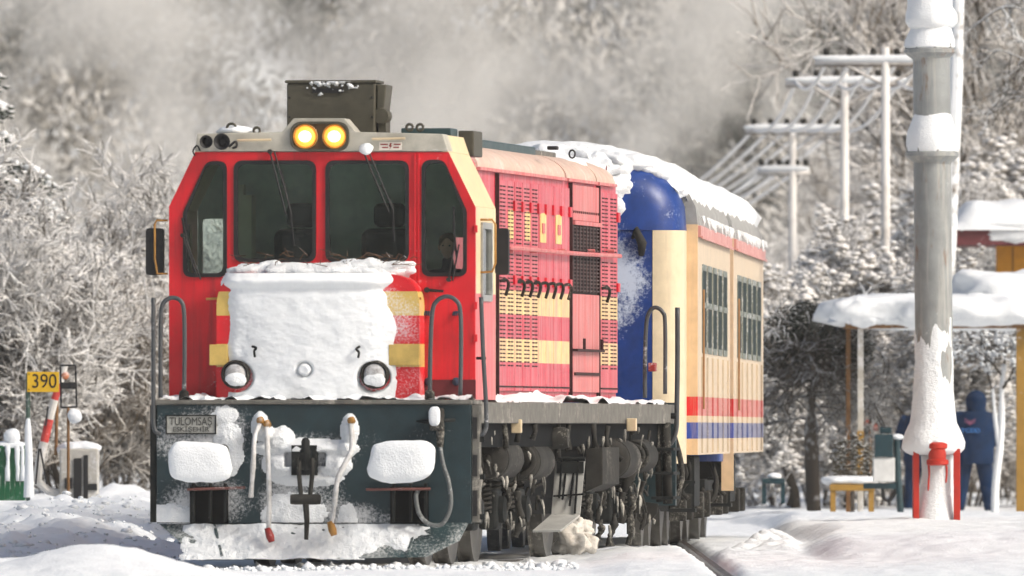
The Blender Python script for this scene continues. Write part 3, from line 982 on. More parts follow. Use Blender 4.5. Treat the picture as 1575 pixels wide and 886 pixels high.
# side walls, chamfers, roof, rear wall, floor
zw0, zw1 = L(740, 445, 1.2).z, L(740, 342, 1.2).z
M_CABS = paint("cab_side_paint", (0.70, 0.56, 0.33), 0.45, var=0.12, streak=0.25, streakcol=(0.70, 0.5, 0.38), bands=[(0.0, 2.56, (0.62, 0.12, 0.13))])
for sx, xx in ((1, cr), (-1, cl)):
    w = rpoly([(1.02, 2.50), (1.78, 2.50), (1.78, 3.22), (1.02, 3.22)], 0.07)
    side = [(SCB + 0.061, zt + 0.002), (CB, zt + 0.002), (CB, zch), (SCB + 0.061, zch)]
    sw = MB().prism(side, (xx, xx - sx * 0.05), 'x', [w]).build("cab_side", M_CABS, loco)
    g = MB().prism(inset(w, -0.01), (xx + sx * 0.02, xx - sx * 0.03), 'x', [inset(w, 0.05)]).build("window_gasket", paint("alu_frame", (0.35, 0.35, 0.33), 0.4, 0.6, frost=0.2), sw)
    MB().prism(inset(w, 0.045), (xx - sx * 0.01, xx - sx * 0.016), 'x').build("window_pane", M_GLASS, g)
    xt = xr2 if sx > 0 else xl2
    a = [(xx, SCB + 0.001, zch + 0.002), (xx, CB, zch + 0.002), (xt, CB, zrf), (xt, SCB + 0.001, zrf)]
    zt2 = L(680, 207, SCB).z
    MB().hexa(a, [(p[0] - sx * 0.05, p[1] + 0.062 * (1 if k in (0, 3) else 0), p[2] - 0.02) for k, p in enumerate(a)]).build("cab_chamfer", M_CABS, loco)
    xb = L(681 if sx > 0 else 304, 206, SCB).x
    a = [(xt, SCB + 0.001, zrf + 0.002), (xt, CB, zrf + 0.002), (xb, CB, zt2), (xb, SCB + 0.001, zt2)]
    MB().hexa(a, [(p[0] - sx * 0.05, p[1], p[2] - 0.02) for p in a]).build("cab_roof_edge", M_CABS, loco)
MB().box(L(304, 206, SCB).x + 0.06, L(681, 206, SCB).x - 0.06, SCB + 0.36, CB, zt2 - 0.05, zt2 - 0.002).build("cab_roof", M_BEIGE, loco)
rear = [(cl + 0.06, zt + 0.01), (cr - 0.06, zt + 0.01), (cr - 0.06, zch), (xr2 - 0.06, zrf), (xl2 + 0.06, zrf), (cl + 0.06, zch)]
rw = rpoly([(cl + 0.10, 2.55), (cl + 0.40, 2.55), (cl + 0.40, 3.28), (cl + 0.10, 3.28)], 0.04)
rw2 = rpoly([(cr - 0.42, 2.35), (cr - 0.16, 2.35), (cr - 0.16, 3.1), (cr - 0.42, 3.1)], 0.04)
MB().prism(rear, (CB - 0.05, CB), 'y', [rw, rw2]).build("cab_rear_wall", M_INT, loco)
MB().box(cl + 0.06, cr - 0.06, SCB + 0.07, CB - 0.06, zt + 0.02, zt + 0.06).build("cab_floor", M_INTD, loco)
MB().box(cl + 0.15, cr - 0.15, SCB + 0.10, SCB + 0.45, zt + 0.07, 2.62).build("control_desk", M_INTD, loco, bev=0.03)
for xx in (-0.33, 0.50):
    st = MB().box(xx - 0.27, xx + 0.27, 1.55, 1.72, 2.25, 3.18).build("seat", M_INTD, loco, bev=0.10, seg=4)
    MB().box(xx - 0.15, xx + 0.15, 1.56, 1.70, 3.19, 3.42).build("headrest", M_INTD, st, bev=0.06, seg=3)
    MB().box(xx - 0.27, xx + 0.27, 1.2, 1.54, 2.12, 2.26).build("cushion", M_INTD, st, bev=0.05, seg=3)
MB().box(-1.02, -0.93, 1.9, 2.06, zt + 0.1, 3.6).build("partition_post", M_INTC, loco)
MB().box(cl + 0.5, cl + 0.62, 1.75, 2.05, 2.3, 3.5).build("partition_post", M_INTC, loco)

# --- wipers
def wiper(pts_arm, blade, s=SCB - 0.05):
    w = MB().tube([L(p[0], p[1], s) for p in pts_arm[0]], 0.009, 6)
    w.tube([L(p[0], p[1], s) for p in pts_arm[1]], 0.008, 6)
    o = w.build("wiper", M_BLK, cf)
    MB().tube([L(p[0], p[1], s + 0.012) for p in blade], 0.011, 5).build("wiper_blade", M_BLK, o)
    MB().lathe([(0.02, -0.03), (0.022, 0.04)], tuple(L(*pts_arm[0][0], s)), 'y', 10).build("wiper_pivot", M_FROST, o)
wiper(([(415, 233), (440, 330)], [(422, 233), (449, 333)]), [(432, 262), (446, 322), (452, 378)])
wiper(([(559, 233), (598, 326)], [(568, 235), (604, 322)]), [(586, 284), (604, 318), (606, 372)])
wiper(([(281, 362), (303, 424)], [(286, 368), (309, 430)]), [(280, 335), (283, 352), (300, 420)])
wiper(([(690, 430), (699, 372)], [(696, 432), (706, 376)]), [(698, 318), (698, 350), (702, 395)])
MB().blob(tuple(L(565, 228, SCB - 0.07)), (0.06, 0.04, 0.05), 2, 0.3, 9, 22, 12, 8).build("snow_cap", SNOW, cf, True)

# --- mirrors
for (a, b, s0, pts) in ((225, 252, SCB + 0.1, [(258, 339), (241, 339), (238, 345), (238, 398), (242, 421), (258, 421)]),
                        (762, 783, SCB + 0.45, [(739, 338), (757, 338), (762, 345), (762, 405), (757, 418), (737, 419)])):
    q0, q1 = L(a, 423, s0), L(b, 351, s0)
    mr_ = MB().prism(rpoly([(q0.x, q0.z), (q1.x, q0.z), (q1.x, q1.z), (q0.x, q1.z)], 0.035), (s0 - 0.04, s0 + 0.05)).build("mirror", M_BLK, loco, bev=0.012)
    MB().tube([L(p[0], p[1], s0 - 0.06) for p in pts], 0.011, 6).build("mirror_bracket", M_YELL, mr_, True)

# --- handrails on the footplate
def hrail(pts, s, r=0.021):
    return ltube("handrail", [(p[0], p[1], s) for p in pts], r, M_RAILING, loco, 10, 6)
hrail([(247, 612), (247, 540), (248, 480), (254, 463), (266, 458), (278, 463), (283, 480), (284, 540), (283, 606)], 0.04)
hrail([(236, 458), (236, 540), (236, 620), (236, 650), (239, 663), (246, 668)], -0.01)
hrail([(661, 612), (662, 540), (665, 480), (672, 463), (686, 456), (700, 461), (708, 478), (709, 540), (708, 608)], 0.04)
hrail([(740, 457), (743, 540), (747, 610), (748, 650), (745, 664), (736, 672), (728, 673)], 0.05)
for (px, py, d) in ((739, 551, 0.05), (730, 636, 0.05)):
    MB().tube([L(px - 6, py, d + 0.03), L(px + 8, py, d)], 0.014, 6).build("rail_bracket", M_GRIME, loco)
for px in (283, 661):
    q = L(px, 612, 0.04)
    MB().lathe([(0.05, 0.0), (0.045, 0.07), (0.03, 0.09)], (q.x, q.y, zt), 'z', 12).build("rail_socket", M_FROST, loco, True)

# --- roof box (air intake) on the cab
sb = 1.35
q0, q1 = L(441, 206, sb), L(577, 126, sb)
q2 = L(592, 128, sb)
bxo = MB().box(q0.x, q1.x, sb, sb + 0.55, zt2 - 0.002, q1.z - 0.01).build("roof_box", M_OLIVE, loco, bev=0.015)
MB().box(q0.x - 0.015, q1.x + 0.012, sb - 0.02, sb + 0.56, q1.z - 0.009, q1.z + 0.018).build("box_lid", M_OLIVE, bxo, bev=0.008)
e0, e1, e2 = L(577, 175, sb), L(592, 130, sb), L(588, 178, sb)
MB().hexa([(q1.x + 0.005, sb + 0.05, e0.z), (e2.x, sb + 0.05, e2.z), (e1.x + 0.01, sb + 0.05, e1.z), (q1.x + 0.005, sb + 0.05, q1.z - 0.02)],
          [(q1.x + 0.005, sb + 0.5, e0.z), (e2.x, sb + 0.5, e2.z), (e1.x + 0.01, sb + 0.5, e1.z), (q1.x + 0.005, sb + 0.5, q1.z - 0.02)]).build("side_cowl", M_OLIVE, bxo, bev=0.012)
MB().lathe([(0.07, 0.0), (0.08, 0.04), (0.07, 0.3)], (q1.x + 0.05, sb + 0.02, L(580, 178, sb).z), 'y', 14).build("side_motor", M_OLIVE, bxo, True, ang=40)
MB().box(q1.x + 0.02, q1.x + 0.09, sb + 0.08, sb + 0.4, zt2, L(580, 184, sb).z).build("motor_foot", M_OLIVE, bxo)
qs0, qs1 = L(481, 143, sb), L(528, 136, sb)
MB().box(qs0.x, qs1.x, sb - 0.02, sb - 0.001, qs0.z, qs1.z).build("vent_slot", M_BLK, bxo)
def ventsnow(u, v):
    h = 0.02 - 0.1 * abs(u - 0.5) ** 2 - 0.06 * (1 - v) + 0.05 * nz(u * 9, v * 4, 6, 4)
    return h if h > 0 else -1
sa, sbp = L(470, 150, sb), L(552, 125, sb)
MB().field((sa.x, sb - 0.021, sa.z), (sbp.x - sa.x, 0, 0), (0, 0, sbp.z - sa.z), (0, -1, 0), 60, 20, ventsnow).build("snow_crust", SNOWC_M, bxo, True, fix=False)
rb_ = MB()
for (u, w) in ((445, 150), (445, 180), (572, 150), (572, 180)):
    rb_.lathe([(0.012, 0.0), (0.008, -0.012)], (L(u, w, sb).x, sb, L(u, w, sb).z), 'y', 8)
tag(rb_.build("rivets", M_BLK, bxo), kind='stuff')
# low boxes at the right of the roof
q0, q1 = L(682, 206, 2.0), L(718, 200, 2.0)
MB().box(q0.x - 0.35, q1.x - 0.1, 1.6, 2.1, zt2, q1.z + 0.012).build("roof_hatch", paint("hatch_teal", (0.03, 0.06, 0.065), 0.5), loco, bev=0.01)
q0, q1 = L(712, 222, 2.6), L(736, 202, 2.6)
MB().box(q0.x, q1.x, 2.25, 2.9, q0.z - 0.12, q1.z).build("roof_duct", M_OLIVE, loco, bev=0.012)

# --- driver at the right-hand window
M_SKIN = paint("skin", (0.62, 0.36, 0.26), 0.55, var=0.1)
M_HAIR = paint("hair_brown", (0.10, 0.055, 0.03), 0.8)
M_COAT = paint("coat_navy", (0.02, 0.03, 0.055), 0.85)
def skin_body(name, joints, bones, mat, parent, root, sub=2):
    """one continuous body: joints {name: (pos, radius)}; bones = pairs"""
    names = list(joints)
    me = bpy.data.meshes.new(name)
    me.from_pydata([joints[n][0] for n in names], [(names.index(a), names.index(b)) for a, b in bones], [])
    o = bpy.data.objects.new(name, me)
    COL.objects.link(o)
    o.parent = parent
    sk = o.modifiers.new("skin", 'SKIN')
    sk.use_smooth_shade = True
    if not me.skin_vertices:
        bpy.context.view_layer.objects.active = o
        bm = bmesh.new(); bm.from_mesh(me)
        bm.verts.layers.skin.verify()
        bm.to_mesh(me); bm.free()
    for i, n in enumerate(names):
        sv = me.skin_vertices[0].data[i]
        r = joints[n][1]
        sv.radius = (r, r) if not isinstance(r, tuple) else r
        sv.use_root = (n == root)
    sb_ = o.modifiers.new("sub", 'SUBSURF')
    sb_.levels = sub
    sb_.render_levels = sub
    # freeze the modifiers into a plain mesh
    dg = bpy.context.evaluated_depsgraph_get()
    dg.update()
    nm = bpy.data.meshes.new_from_object(o.evaluated_get(dg))
    o.modifiers.clear()
    o.data = nm
    nm.materials.clear()
    nm.materials.append(mat)
    nm.shade_smooth()
    return o

def hand_joints(J, B, side, wrist, d, up):
    """palm with five fingers from a wrist point, pointing along d"""
    w, d, up = Vector(wrist), Vector(d).normalized(), Vector(up).normalized()
    lat = d.cross(up).normalized()
    J['palm' + side] = (tuple(w + d * 0.05), (0.036, 0.018))
    B.append(('wr' + side, 'palm' + side))
    for k, (off, ln) in enumerate(((-0.03, 0.065), (-0.01, 0.078), (0.01, 0.074), (0.03, 0.058))):
        b = w + d * 0.095 + lat * off
        J['f%d' % k + side] = (tuple(b), 0.0095)
        J['g%d' % k + side] = (tuple(b + d * ln * 0.55 - up * 0.012), 0.0085)
        J['h%d' % k + side] = (tuple(b + d * ln * 0.9 - up * 0.035), 0.0075)
        B += [('palm' + side, 'f%d' % k + side), ('f%d' % k + side, 'g%d' % k + side), ('g%d' % k + side, 'h%d' % k + side)]
    b = w + d * 0.05 - lat * 0.048 - up * 0.006
    J['t0' + side] = (tuple(b), 0.0105)
    J['t1' + side] = (tuple(b + d * 0.04 - lat * 0.015 - up * 0.012), 0.009)
    B += [('palm' + side, 't0' + side), ('t0' + side, 't1' + side)]

def head_mesh(m, c, k=1.0, face=-1):
    """head with brow, nose, jaw and ears; face = -1 looks towards -y"""
    c = Vector(c)
    vs, fs = [], []
    nu, nv = 24, 18
    for j in range(nv + 1):
        ph = -math.pi / 2 + math.pi * j / nv
        for i in range(nu):
            th = 2 * math.pi * i / nu
            x, y, z = math.cos(ph) * math.cos(th), math.cos(ph) * math.sin(th), math.sin(ph)
            X_, Y_, Z_ = x * 0.074, y * 0.094, z * 0.115
            f = max(0, -y)
            if z < 0:
                X_ *= 1 + 0.28 * z; Y_ *= 1 + 0.10 * z
            if f > 0.5:                                   # face
                Y_ -= 0.022 * math.exp(-((x) / 0.16) ** 2 - ((z + 0.12) / 0.22) ** 2)
                Y_ += 0.010 * math.exp(-((abs(x) - 0.38) / 0.16) ** 2 - ((z - 0.06) / 0.12) ** 2)
                Y_ -= 0.007 * math.exp(-(x / 0.3) ** 2 - ((z + 0.52) / 0.1) ** 2)
                Y_ -= 0.006 * math.exp(-(x / 0.3) ** 2 - ((z + 0.85) / 0.15) ** 2)
            vs.append((c.x + X_ * k, c.y + (Y_ if face < 0 else -Y_) * k, c.z + Z_ * k))
    for j in range(nv):
        for i in range(nu):
            fs.append((j * nu + i, j * nu + (i + 1) % nu, (j + 1) * nu + (i + 1) % nu, (j + 1) * nu + i))
    m.add(vs, fs)
    for sx in (-1, 1):
        m.blob((c.x + sx * 0.076 * k, c.y, c.z - 0.005), (0.012 * k, 0.022 * k, 0.034 * k), 2, 0, 1, 10, 8)
    return m

def driver():
    h = loco_pt(*L(688, 378, 0.98).xy)
    hz = L(688, 376, 0.98).z
    rt = empty("person", (h.x, h.y, zt + 0.06), -TH, label="driver in dark coat looking out of the right-hand cab window", cat="person")
    z0 = zt + 0.06
    H = hz - z0 - 0.02          # head centre above the cab floor
    b = H - 0.82
    J = {'pel': ((0, 0.16, b), 0.15), 'ab': ((0, 0.14, b + 0.22), 0.15), 'ch': ((0, 0.12, b + 0.44), (0.19, 0.13)), 'nb': ((0, 0.08, b + 0.60), 0.07), 'nk': ((0, 0.03, H - 0.09), 0.055)}
    B = [('pel', 'ab'), ('ab', 'ch'), ('ch', 'nb'), ('nb', 'nk')]
    for s, sx in (('l', -1), ('r', 1)):
        J['sh' + s] = ((sx * 0.19, 0.1, b + 0.53), 0.075)
        J['el' + s] = ((sx * 0.25, -0.02, b + 0.27), 0.052)
        J['wr' + s] = ((sx * 0.16, -0.26, b + 0.22), 0.033)
        B += [('ch', 'sh' + s), ('sh' + s, 'el' + s), ('el' + s, 'wr' + s)]
        hand_joints(J, B, s, J['wr' + s][0], (-sx * 0.2, -1, -0.1), (0, 0, 1))
        J['hp' + s] = ((sx * 0.11, 0.12, b - 0.03), 0.095)
        J['kn' + s] = ((sx * 0.13, -0.30, b - 0.02), 0.068)
        J['an' + s] = ((sx * 0.13, -0.26, max(0.07, b - 0.42)), 0.045)
        J['to' + s] = ((sx * 0.13, -0.42, max(0.04, b - 0.46)), 0.04)
        B += [('pel', 'hp' + s), ('hp' + s, 'kn' + s), ('kn' + s, 'an' + s), ('an' + s, 'to' + s)]
    skin_body("body", J, B, M_COAT, rt, 'pel')
    hd = head_mesh(MB(), (0, 0, H)).build("head", M_SKIN, rt, True)
    MB().blob((0, 0.02, H + 0.035), (0.083, 0.097, 0.098), 2.2, 0.06, 12, 22, 14, 5).build("hair", M_HAIR, hd, True)
    for sx in (-1, 1):
        MB().blob((sx * 0.03, -0.082, H + 0.008), (0.012, 0.006, 0.008), 2, 0, 1, 10, 6).build("eye", M_BLK, hd, True)
driver()

# --- hood
HW = 1.02
HE = S(947, 400, HW).y
HZ = 3.78
prof = [(-HW, zt + 0.003), (HW, zt + 0.003), (HW, HZ)]
for k in range(1, 9):
    a = math.pi / 2 * k / 8
    prof.append((HW - 0.46 + 0.46 * math.cos(a), HZ + 0.005 + 0.24 * math.sin(a)))
prof += [(-p[0], p[1]) for p in reversed(prof[2:])]
hood = MB().prism(prof, (CB + 0.001, HE)).build("hood", M_HOOD, loco, True, ang=30)
# rounded shoulder panels, gutter
shp = []
for k in range(0, 10):
    a = math.pi / 2 * k / 9
    shp.append((HW + 0.02 - 0.48 + 0.48 * math.cos(a), HZ + 0.02 + 0.25 * math.sin(a)))
shp2 = [(p[0] - 0.03, p[1] - 0.03) for p in reversed(shp)]
for (a, b) in ((735, 869), (871.5, 917), (918.5, 946)):
    y0, y1 = S(a, 270, HW + 0.02).y, S(b, 270, HW + 0.02).y
    sp_ = MB().prism(shp + shp2, (max(CB + 0.02, y0), y1)).build("roof_shoulder", M_SHOULD, hood, True, ang=40)
    MB().box(HW + 0.002, HW + 0.045, max(CB + 0.02, y0), y1 - 0.02, HZ - 0.012, HZ + 0.018).build("gutter", M_HOODP, sp_)
# doors
M_SLOT = paint("louvre_dark", (0.03, 0.008, 0.008), 0.8)
doors = [(762, 787, 2), (787, 799.5, 1), (799.5, 812, 1), (812, 824, 1), (824, 835.5, 0), (835.5, 847, 0), (847, 859, 0), (859, 872, 0), (919, 946, 2)]
zd0, zd1 = 1.66, 3.70
for (a, b, lv) in doors:
    y0, y1 = S(a, 400, HW).y + 0.018, S(b, 400, HW).y - 0.018
    d = MB().box(HW + 0.002, HW + 0.028, y0, y1, zd0, zd1).build("hood_door", M_HOOD, hood, bev=0.004)
    MB().box(HW - 0.0, HW + 0.0025, y1 - 0.0, y1 + 0.036, zd0, zd1).build("door_gap", M_SLOT, d)
    if lv:
        sl, lip = MB(), MB()
        wdt = (y1 - y0) / lv
        for c in range(lv):
            ya, yb = y0 + wdt * c + wdt * 0.16, y0 + wdt * (c + 1) - wdt * 0.16
            for r in range(46):
                z = 1.90 + r * 0.0385
                if 0.0 < (z - 2.985) < 0.07: continue
                for (u0, u1) in ((ya, ya + (yb - ya) * 0.44), (ya + (yb - ya) * 0.56, yb)):
                    sl.box(HW + 0.0285, HW + 0.031, u0, u1, z, z + 0.014)
        tag(sl.build("louvre_slots", M_SLOT, d, fix=False), kind='stuff')
    # clips, handle
    for zc, hc in ((3.46, 0.05), (2.74, 0.045)):
        if True:
            MB().box(HW + 0.029, HW + 0.05, y1 - 0.10, y1 + 0.07, zc - hc, zc + hc).build("door_clip", paint("clip_red", (0.55, 0.012, 0.03), 0.4), d)
    if b > 784:
        MB().tube(curve([(HW + 0.03, y0 + 0.08, 2.72), (HW + 0.09, y0 + 0.12, 2.73), (HW + 0.10, y0 + 0.2, 2.68), (HW + 0.07, y0 + 0.22, 2.58)], 4), 0.016, 6).build("door_handle", M_FROST, d, True)
    MB().box(HW + 0.029, HW + 0.036, y0 + 0.02, y1, zd0 + 0.035, zd0 + 0.05).build("door_sill", M_SLOT, d)
for (a, b, za, zb) in ((826, 835, 371, 321), (850, 859, 376, 324), (777, 785, 372, 316), (803, 811, 372, 318)):
    q0, q1 = S(a, za, HW), S(b, zb, HW)
    pn = MB().box(HW + 0.0287, HW + 0.0305 if a < 815 else HW + 0.034, q0.y, q1.y, 3.13, 3.42).build("yellow_panel", paint("hood_yellow", (0.70, 0.50, 0.18), 0.5, streak=0.2), hood)
    if a > 815:
        MB().box(HW + 0.035, HW + 0.045, q0.y + 0.12, q1.y - 0.16, 3.22, 3.32).build("panel_catch", M_HOODP, pn)
# radiator bay
y0, y1 = S(876, 400, HW).y, S(917, 400, HW).y
zr0, zr1 = S(896, 450, HW).z, S(896, 348, HW).z
rp = MB().box(HW + 0.002, HW + 0.03, y0, y1, zr1 + 0.05, 3.74).build("upper_panel", M_HOODP, hood, bev=0.004)
rv = MB()
for k in range(14):
    rv.blob((HW + 0.032, y0 + (y1 - y0) * (k + 0.5) / 14, 3.47), (0.012, 0.02, 0.014), 2, 0, 1, 8, 5)
tag(rv.build("rivets", M_SLOT, rp), kind='stuff')
MB().box(HW + 0.002, HW + 0.032, y0, y1, 1.66, zr0 - 0.02).build("lower_panel", M_HOODP, hood, bev=0.004)
MB().box(HW + 0.033, HW + 0.05, y0 + 0.1, y1 - 0.05, 1.83, 1.86).build("step_bar", M_SLOT, hood)
MB().box(HW + 0.033, HW + 0.09, y0 - 0.05, y1, 2.07, 2.095).build("step_bar", M_SLOT, hood)
for yy in (y0 + 0.5, y1 - 0.25):
    MB().tube([(HW + 0.09, yy, 2.09), (HW + 0.09, yy, 2.2)], 0.016, 6).build("step_bar", M_SLOT, hood)
M_GRL = paint("grille_dark", (0.05, 0.022, 0.02), 0.6, frost=0.12, frostcol=(0.35, 0.3, 0.3))
gr = MB().box(HW + 0.0015, HW + 0.01, y0, y1, zr0 - 0.018, zr1 + 0.048).build("radiator_grille", paint("grille_back", (0.01, 0.008, 0.008), 0.8), hood)
sl = MB()
for k in range(18):
    z = zr0 + (zr1 - zr0) * (k + 0.5) / 18
    MB().box(HW + 0.011, HW + 0.035, y0 + 0.03, y1 - 0.03, z - 0.007, z + 0.007).build("slat", M_GRL, gr)
for k in range(9):
    yy = y0 + (y1 - y0) * k / 8
    MB().box(HW + 0.0355, HW + 0.042, yy - 0.03, yy + 0.03, zr0, zr1).build("grille_bar", M_GRL, gr)
MB().box(HW + 0.011, HW + 0.06, y0 - 0.02, y1 + 0.02, zr1 + 0.004, zr1 + 0.045).build("grille_rim", M_HOODP, gr)
# edge trims, hood handrail
for px in (762, 875, 918):
    yy = S(px, 400, HW).y
    MB().box(HW + 0.0, HW + 0.04, yy - 0.04, yy - 0.005, 1.62, HZ - 0.02).build("panel_joint", M_SLOT, hood)
hp = [S(782, 381, 1.12), S(800, 382, 1.12), S(860, 388, 1.12), S(900, 391, 1.12), S(954, 394, 1.12)]
hr_ = MB().tube(hp, 0.022, 8).build("hood_handrail", M_HOODP, loco)
for px in (790, 826, 870, 915, 945):
    q = S(px, 386, 1.12)
    MB().tube([(HW + 0.02, q.y, q.z), (1.12, q.y, q.z)], 0.02, 6).build("rail_bracket", M_HOODP, hr_)
# roof furniture: long dark hatch, rings, snow ridge
MB().box(0.25, 0.78, 5.0, 10.6, 4.00, 4.10).build("roof_hatch", paint("hatch_teal", (0.03, 0.06, 0.065), 0.5), hood, bev=0.012)
MB().box(0.3, 0.74, 10.7, 12.6, 4.00, 4.08).build("roof_hatch", M_SILL, hood, bev=0.012)
q = L(849, 230, 9.2)
MB().box(q.x - 0.05, q.x + 0.05, 9.2, 9.35, 4.05, q.z + 0.035).build("roof_lamp_block", M_BLK, hood, bev=0.01)
q = L(880, 237, 11.5)
MB().tube([q + Vector((math.cos(a) * 0.03, 0, math.sin(a) * 0.04)) for a in [i * math.pi / 6 for i in range(13)]], 0.009, 6).build("lifting_eye", M_BLK, hood, True)
def roof_snow(u, v):
    y = v * 12.8
    e = 1 - abs(u - 0.45) * 1.9
    h = 0.16 * max(0, e) ** 0.5 * (0.55 + 0.6 * sstep(0.1, 0.55, v)) + 0.06 * nz(u * 3, y * 1.4, 2.2, 5) - 0.02
    if u > 0.74 and v < 0.8: h -= 0.12
    return h if h > 0.005 else -1
MB().field((-0.95, CB + 0.25, 3.985), (1.9, 0, 0), (0, HE - CB - 0.35, 0), (0, 0, 1), 36, 150, roof_snow, sink=0.1).build("roof_snow", SNOWC_M, hood, True, fix=False)
# walkway snow along the hood foot
def walk_h(u, v):
    h = 0.06 * (1 - u) + 0.07 * nz(u * 2, v * 14, 3.9, 4) + 0.05 * math.exp(-((v - 0.46) / 0.12) ** 2) - 0.015
    return h if h > 0.004 else -1
MB().field((HW + 0.03, 2.3, zt - 0.013), (0.40, 0, 0), (0, 14, 0), (0, 0, 1), 10, 150, walk_h).build("walkway_snow", SNOW, loco, True, fix=False)

# --- running gear
TIRE = paint("tyre_steel", (0.10, 0.095, 0.085), 0.45, 0.5, frost=0.25, frostcol=(0.4, 0.38, 0.34))
def wheel(y, sx, par):
    x = sx * 0.7525
    w = MB().lathe([(0.10, 0.12), (0.14, 0.09), (0.40, 0.05), (0.46, 0.06), (0.52, 0.065), (0.515, -0.05), (0.545, -0.065), (0.545, -0.085), (0.42, -0.085), (0.2, -0.04), (0.1, -0.08)][::1],
                   (x, y, 0.52), 'x', 28) if sx > 0 else MB().lathe([(0.10, -0.12), (0.40, -0.05), (0.52, -0.065), (0.515, 0.05), (0.545, 0.085), (0.42, 0.085), (0.1, 0.08)], (x, y, 0.52), 'x', 20)
    return w.build("wheel", TIRE, par, True, ang=40)
for yb in (1.9, 11.2):
    bg_ = empty("bogie", (0, yb, 0)); bg_.parent = loco
    bogie = MB()
    for sx in (-1, 1):
        bogie.prism([(-0.6, 0.55), (0.2, 0.62), (1.9, 0.55), (3.6, 0.62), (4.3, 0.55), (4.3, 0.82), (-0.6, 0.82)], (sx * 0.98, sx * 1.10), 'x')
    fo = bogie.build("bogie_frame", M_GRIME, bg_)
    for k in range(3):
        y = 0.1 + 1.8 * k
        for sx in (-1, 1):
            wheel(y, sx, bg_)
            ab = MB().box(sx * 1.09, sx * 1.27, y - 0.19, y + 0.19, 0.33, 0.72).build("axle_box", M_GRIME, bg_, bev=0.03)
            if sx > 0:
                MB().lathe([(0.13, 0.0), (0.13, 0.05), (0.09, 0.07)], (1.27, y, 0.52), 'x', 16).build("axle_cap", M_GRIME, ab, True, ang=40)
                for dy in (-0.35, 0.35):
                    pts = [(1.17 + 0.055 * math.cos(t), y + dy + 0.055 * math.sin(t), 0.5 + t * 0.0072) for t in [i * 0.5 for i in range(84)]]
                    MB().tube(pts, 0.015, 5).build("spring", M_FROST, bg_, True)
        MB().tube([(-0.75, y, 0.52), (0.75, y, 0.52)], 0.08, 10).build("axle", M_DARKG, bg_)
# reservoirs and cylinders that look forward
def drum(px, py, rpx, s, ln, mat, hexa=False):
    q = L(px, py, s)
    r = rpx / 160.0
    n = 8 if hexa else 26
    d = MB().lathe([(r * 0.3, -0.05), (r * 0.8, -0.035), (r * 0.97, 0.0), (r, 0.04), (r, ln - 0.04), (r * 0.8, ln)], tuple(q), 'y', n).build("air_reservoir", mat, loco, True, ang=50)
    MB().lathe([(r * 1.03, 0.05), (r * 1.05, 0.06), (r * 1.05, 0.10), (r * 1.03, 0.11)], tuple(q), 'y', n).build("strap", M_FROST, d, True, ang=40)
    MB().lathe([(0.035, -0.10), (0.04, -0.06), (0.05, -0.03)], tuple(q), 'y', 10).build("boss", M_FROST, d, True)
    return q
drum(750, 706, 31, 3.0, 1.3, M_FROST)
q = L(750, 706, 2.9)
MB().tube([L(733, 692, 2.88), L(755, 712, 2.86)], 0.015, 6).build("brake_lever", M_FROST, loco)
drum(801, 710, 29, 5.3, 1.3, M_FROST)
MB().tube(curve([L(786, 680, 5.2), L(812, 690, 5.2), L(820, 712, 5.2), L(806, 730, 5.2), L(795, 735, 5.2)], 6), 0.03, 8).build("guard_band", M_FROST, loco, True)
MB().tube([L(800, 720, 5.2), L(781, 742, 5.15), L(776, 752, 5.1)], [0.03, 0.026, 0.02], 8).build("brake_lever", M_GRIME, loco, True)
drum(938, 706, 31, 11.4, 1.1, M_FROST)
drum(968, 702, 28, 13.6, 1.1, M_FROST)
for (rr_, s) in ((22, 13.5), (15, 13.45)):
    q = L(974, 701, s)
    MB().tube([q + Vector((math.cos(a) * rr_ / 152, 0, math.sin(a) * rr_ / 152)) for a in [i * math.pi / 12 for i in range(25)]], 0.02, 6).build("drum_ring", M_FROST, loco, True)
MB().tube([L(978, 704, 13.4), L(968, 735, 13.3), L(958, 757, 13.25)], [0.07, 0.055, 0.04], 8).build("brake_lever", M_FROST, loco, True)
MB().tube([L(938, 700, 11.25), L(952, 702, 11.25), L(957, 708, 11.25)], [0.02, 0.02, 0.03], 8).build("drum_latch", M_FROST, loco, True)
MB().lathe([(0.09, -0.25), (0.11, -0.2), (0.11, 0.2), (0.09, 0.25)], tuple(L(835, 674, 7.0)), 'x', 18).build("air_cylinder", M_FROST, loco, True, ang=40)
# sand chute with ribs and folded foot
sc_ = 8.2
a = [L(855, 706, sc_), L(900, 706, sc_), L(892, 791, sc_ - 0.15), L(848, 791, sc_ - 0.15)]
ch = MB().hexa([tuple(p) for p in a], [(p.x, p.y + 0.03, p.z) for p in a])
b = [a[3] + Vector((0, 0, -0.001)), a[2] + Vector((0, 0, -0.001)), L(862, 815, sc_ - 0.75), L(819, 816, sc_ - 0.75)]
ch.hexa([tuple(p) for p in b], [(p.x, p.y + 0.03, p.z - 0.02) for p in b])
cho = ch.build("deflector_plate", paint("plate_pale", (0.36, 0.36, 0.34), 0.7, var=0.2, frost=0.3, frostcol=(0.52, 0.52, 0.5)), loco)
M_RIB = M_DARKG
for (x0, y0_, x1, y1_) in ((864, 706, 860, 766), (889, 706, 884, 790), (882, 728, 876, 778), (870, 728, 865, 768)):
    MB().tube([L(x0, y0_, sc_ - 0.03), L(x1, y1_, sc_ - 0.17)], 0.012, 5).build("rib", M_RIB, cho)
MB().tube([L(851, 763, sc_ - 0.13), L(897, 760, sc_ - 0.13)], 0.01, 5).build("rib", M_RIB, cho)
MB().tube([L(855, 706, sc_ - 0.02), L(900, 706, sc_ - 0.02)], 0.022, 6).build("hinge_bar", M_GRIME, cho)
q0, q1 = L(856, 728, sc_ - 0.06), L(900, 708, sc_ - 0.03)
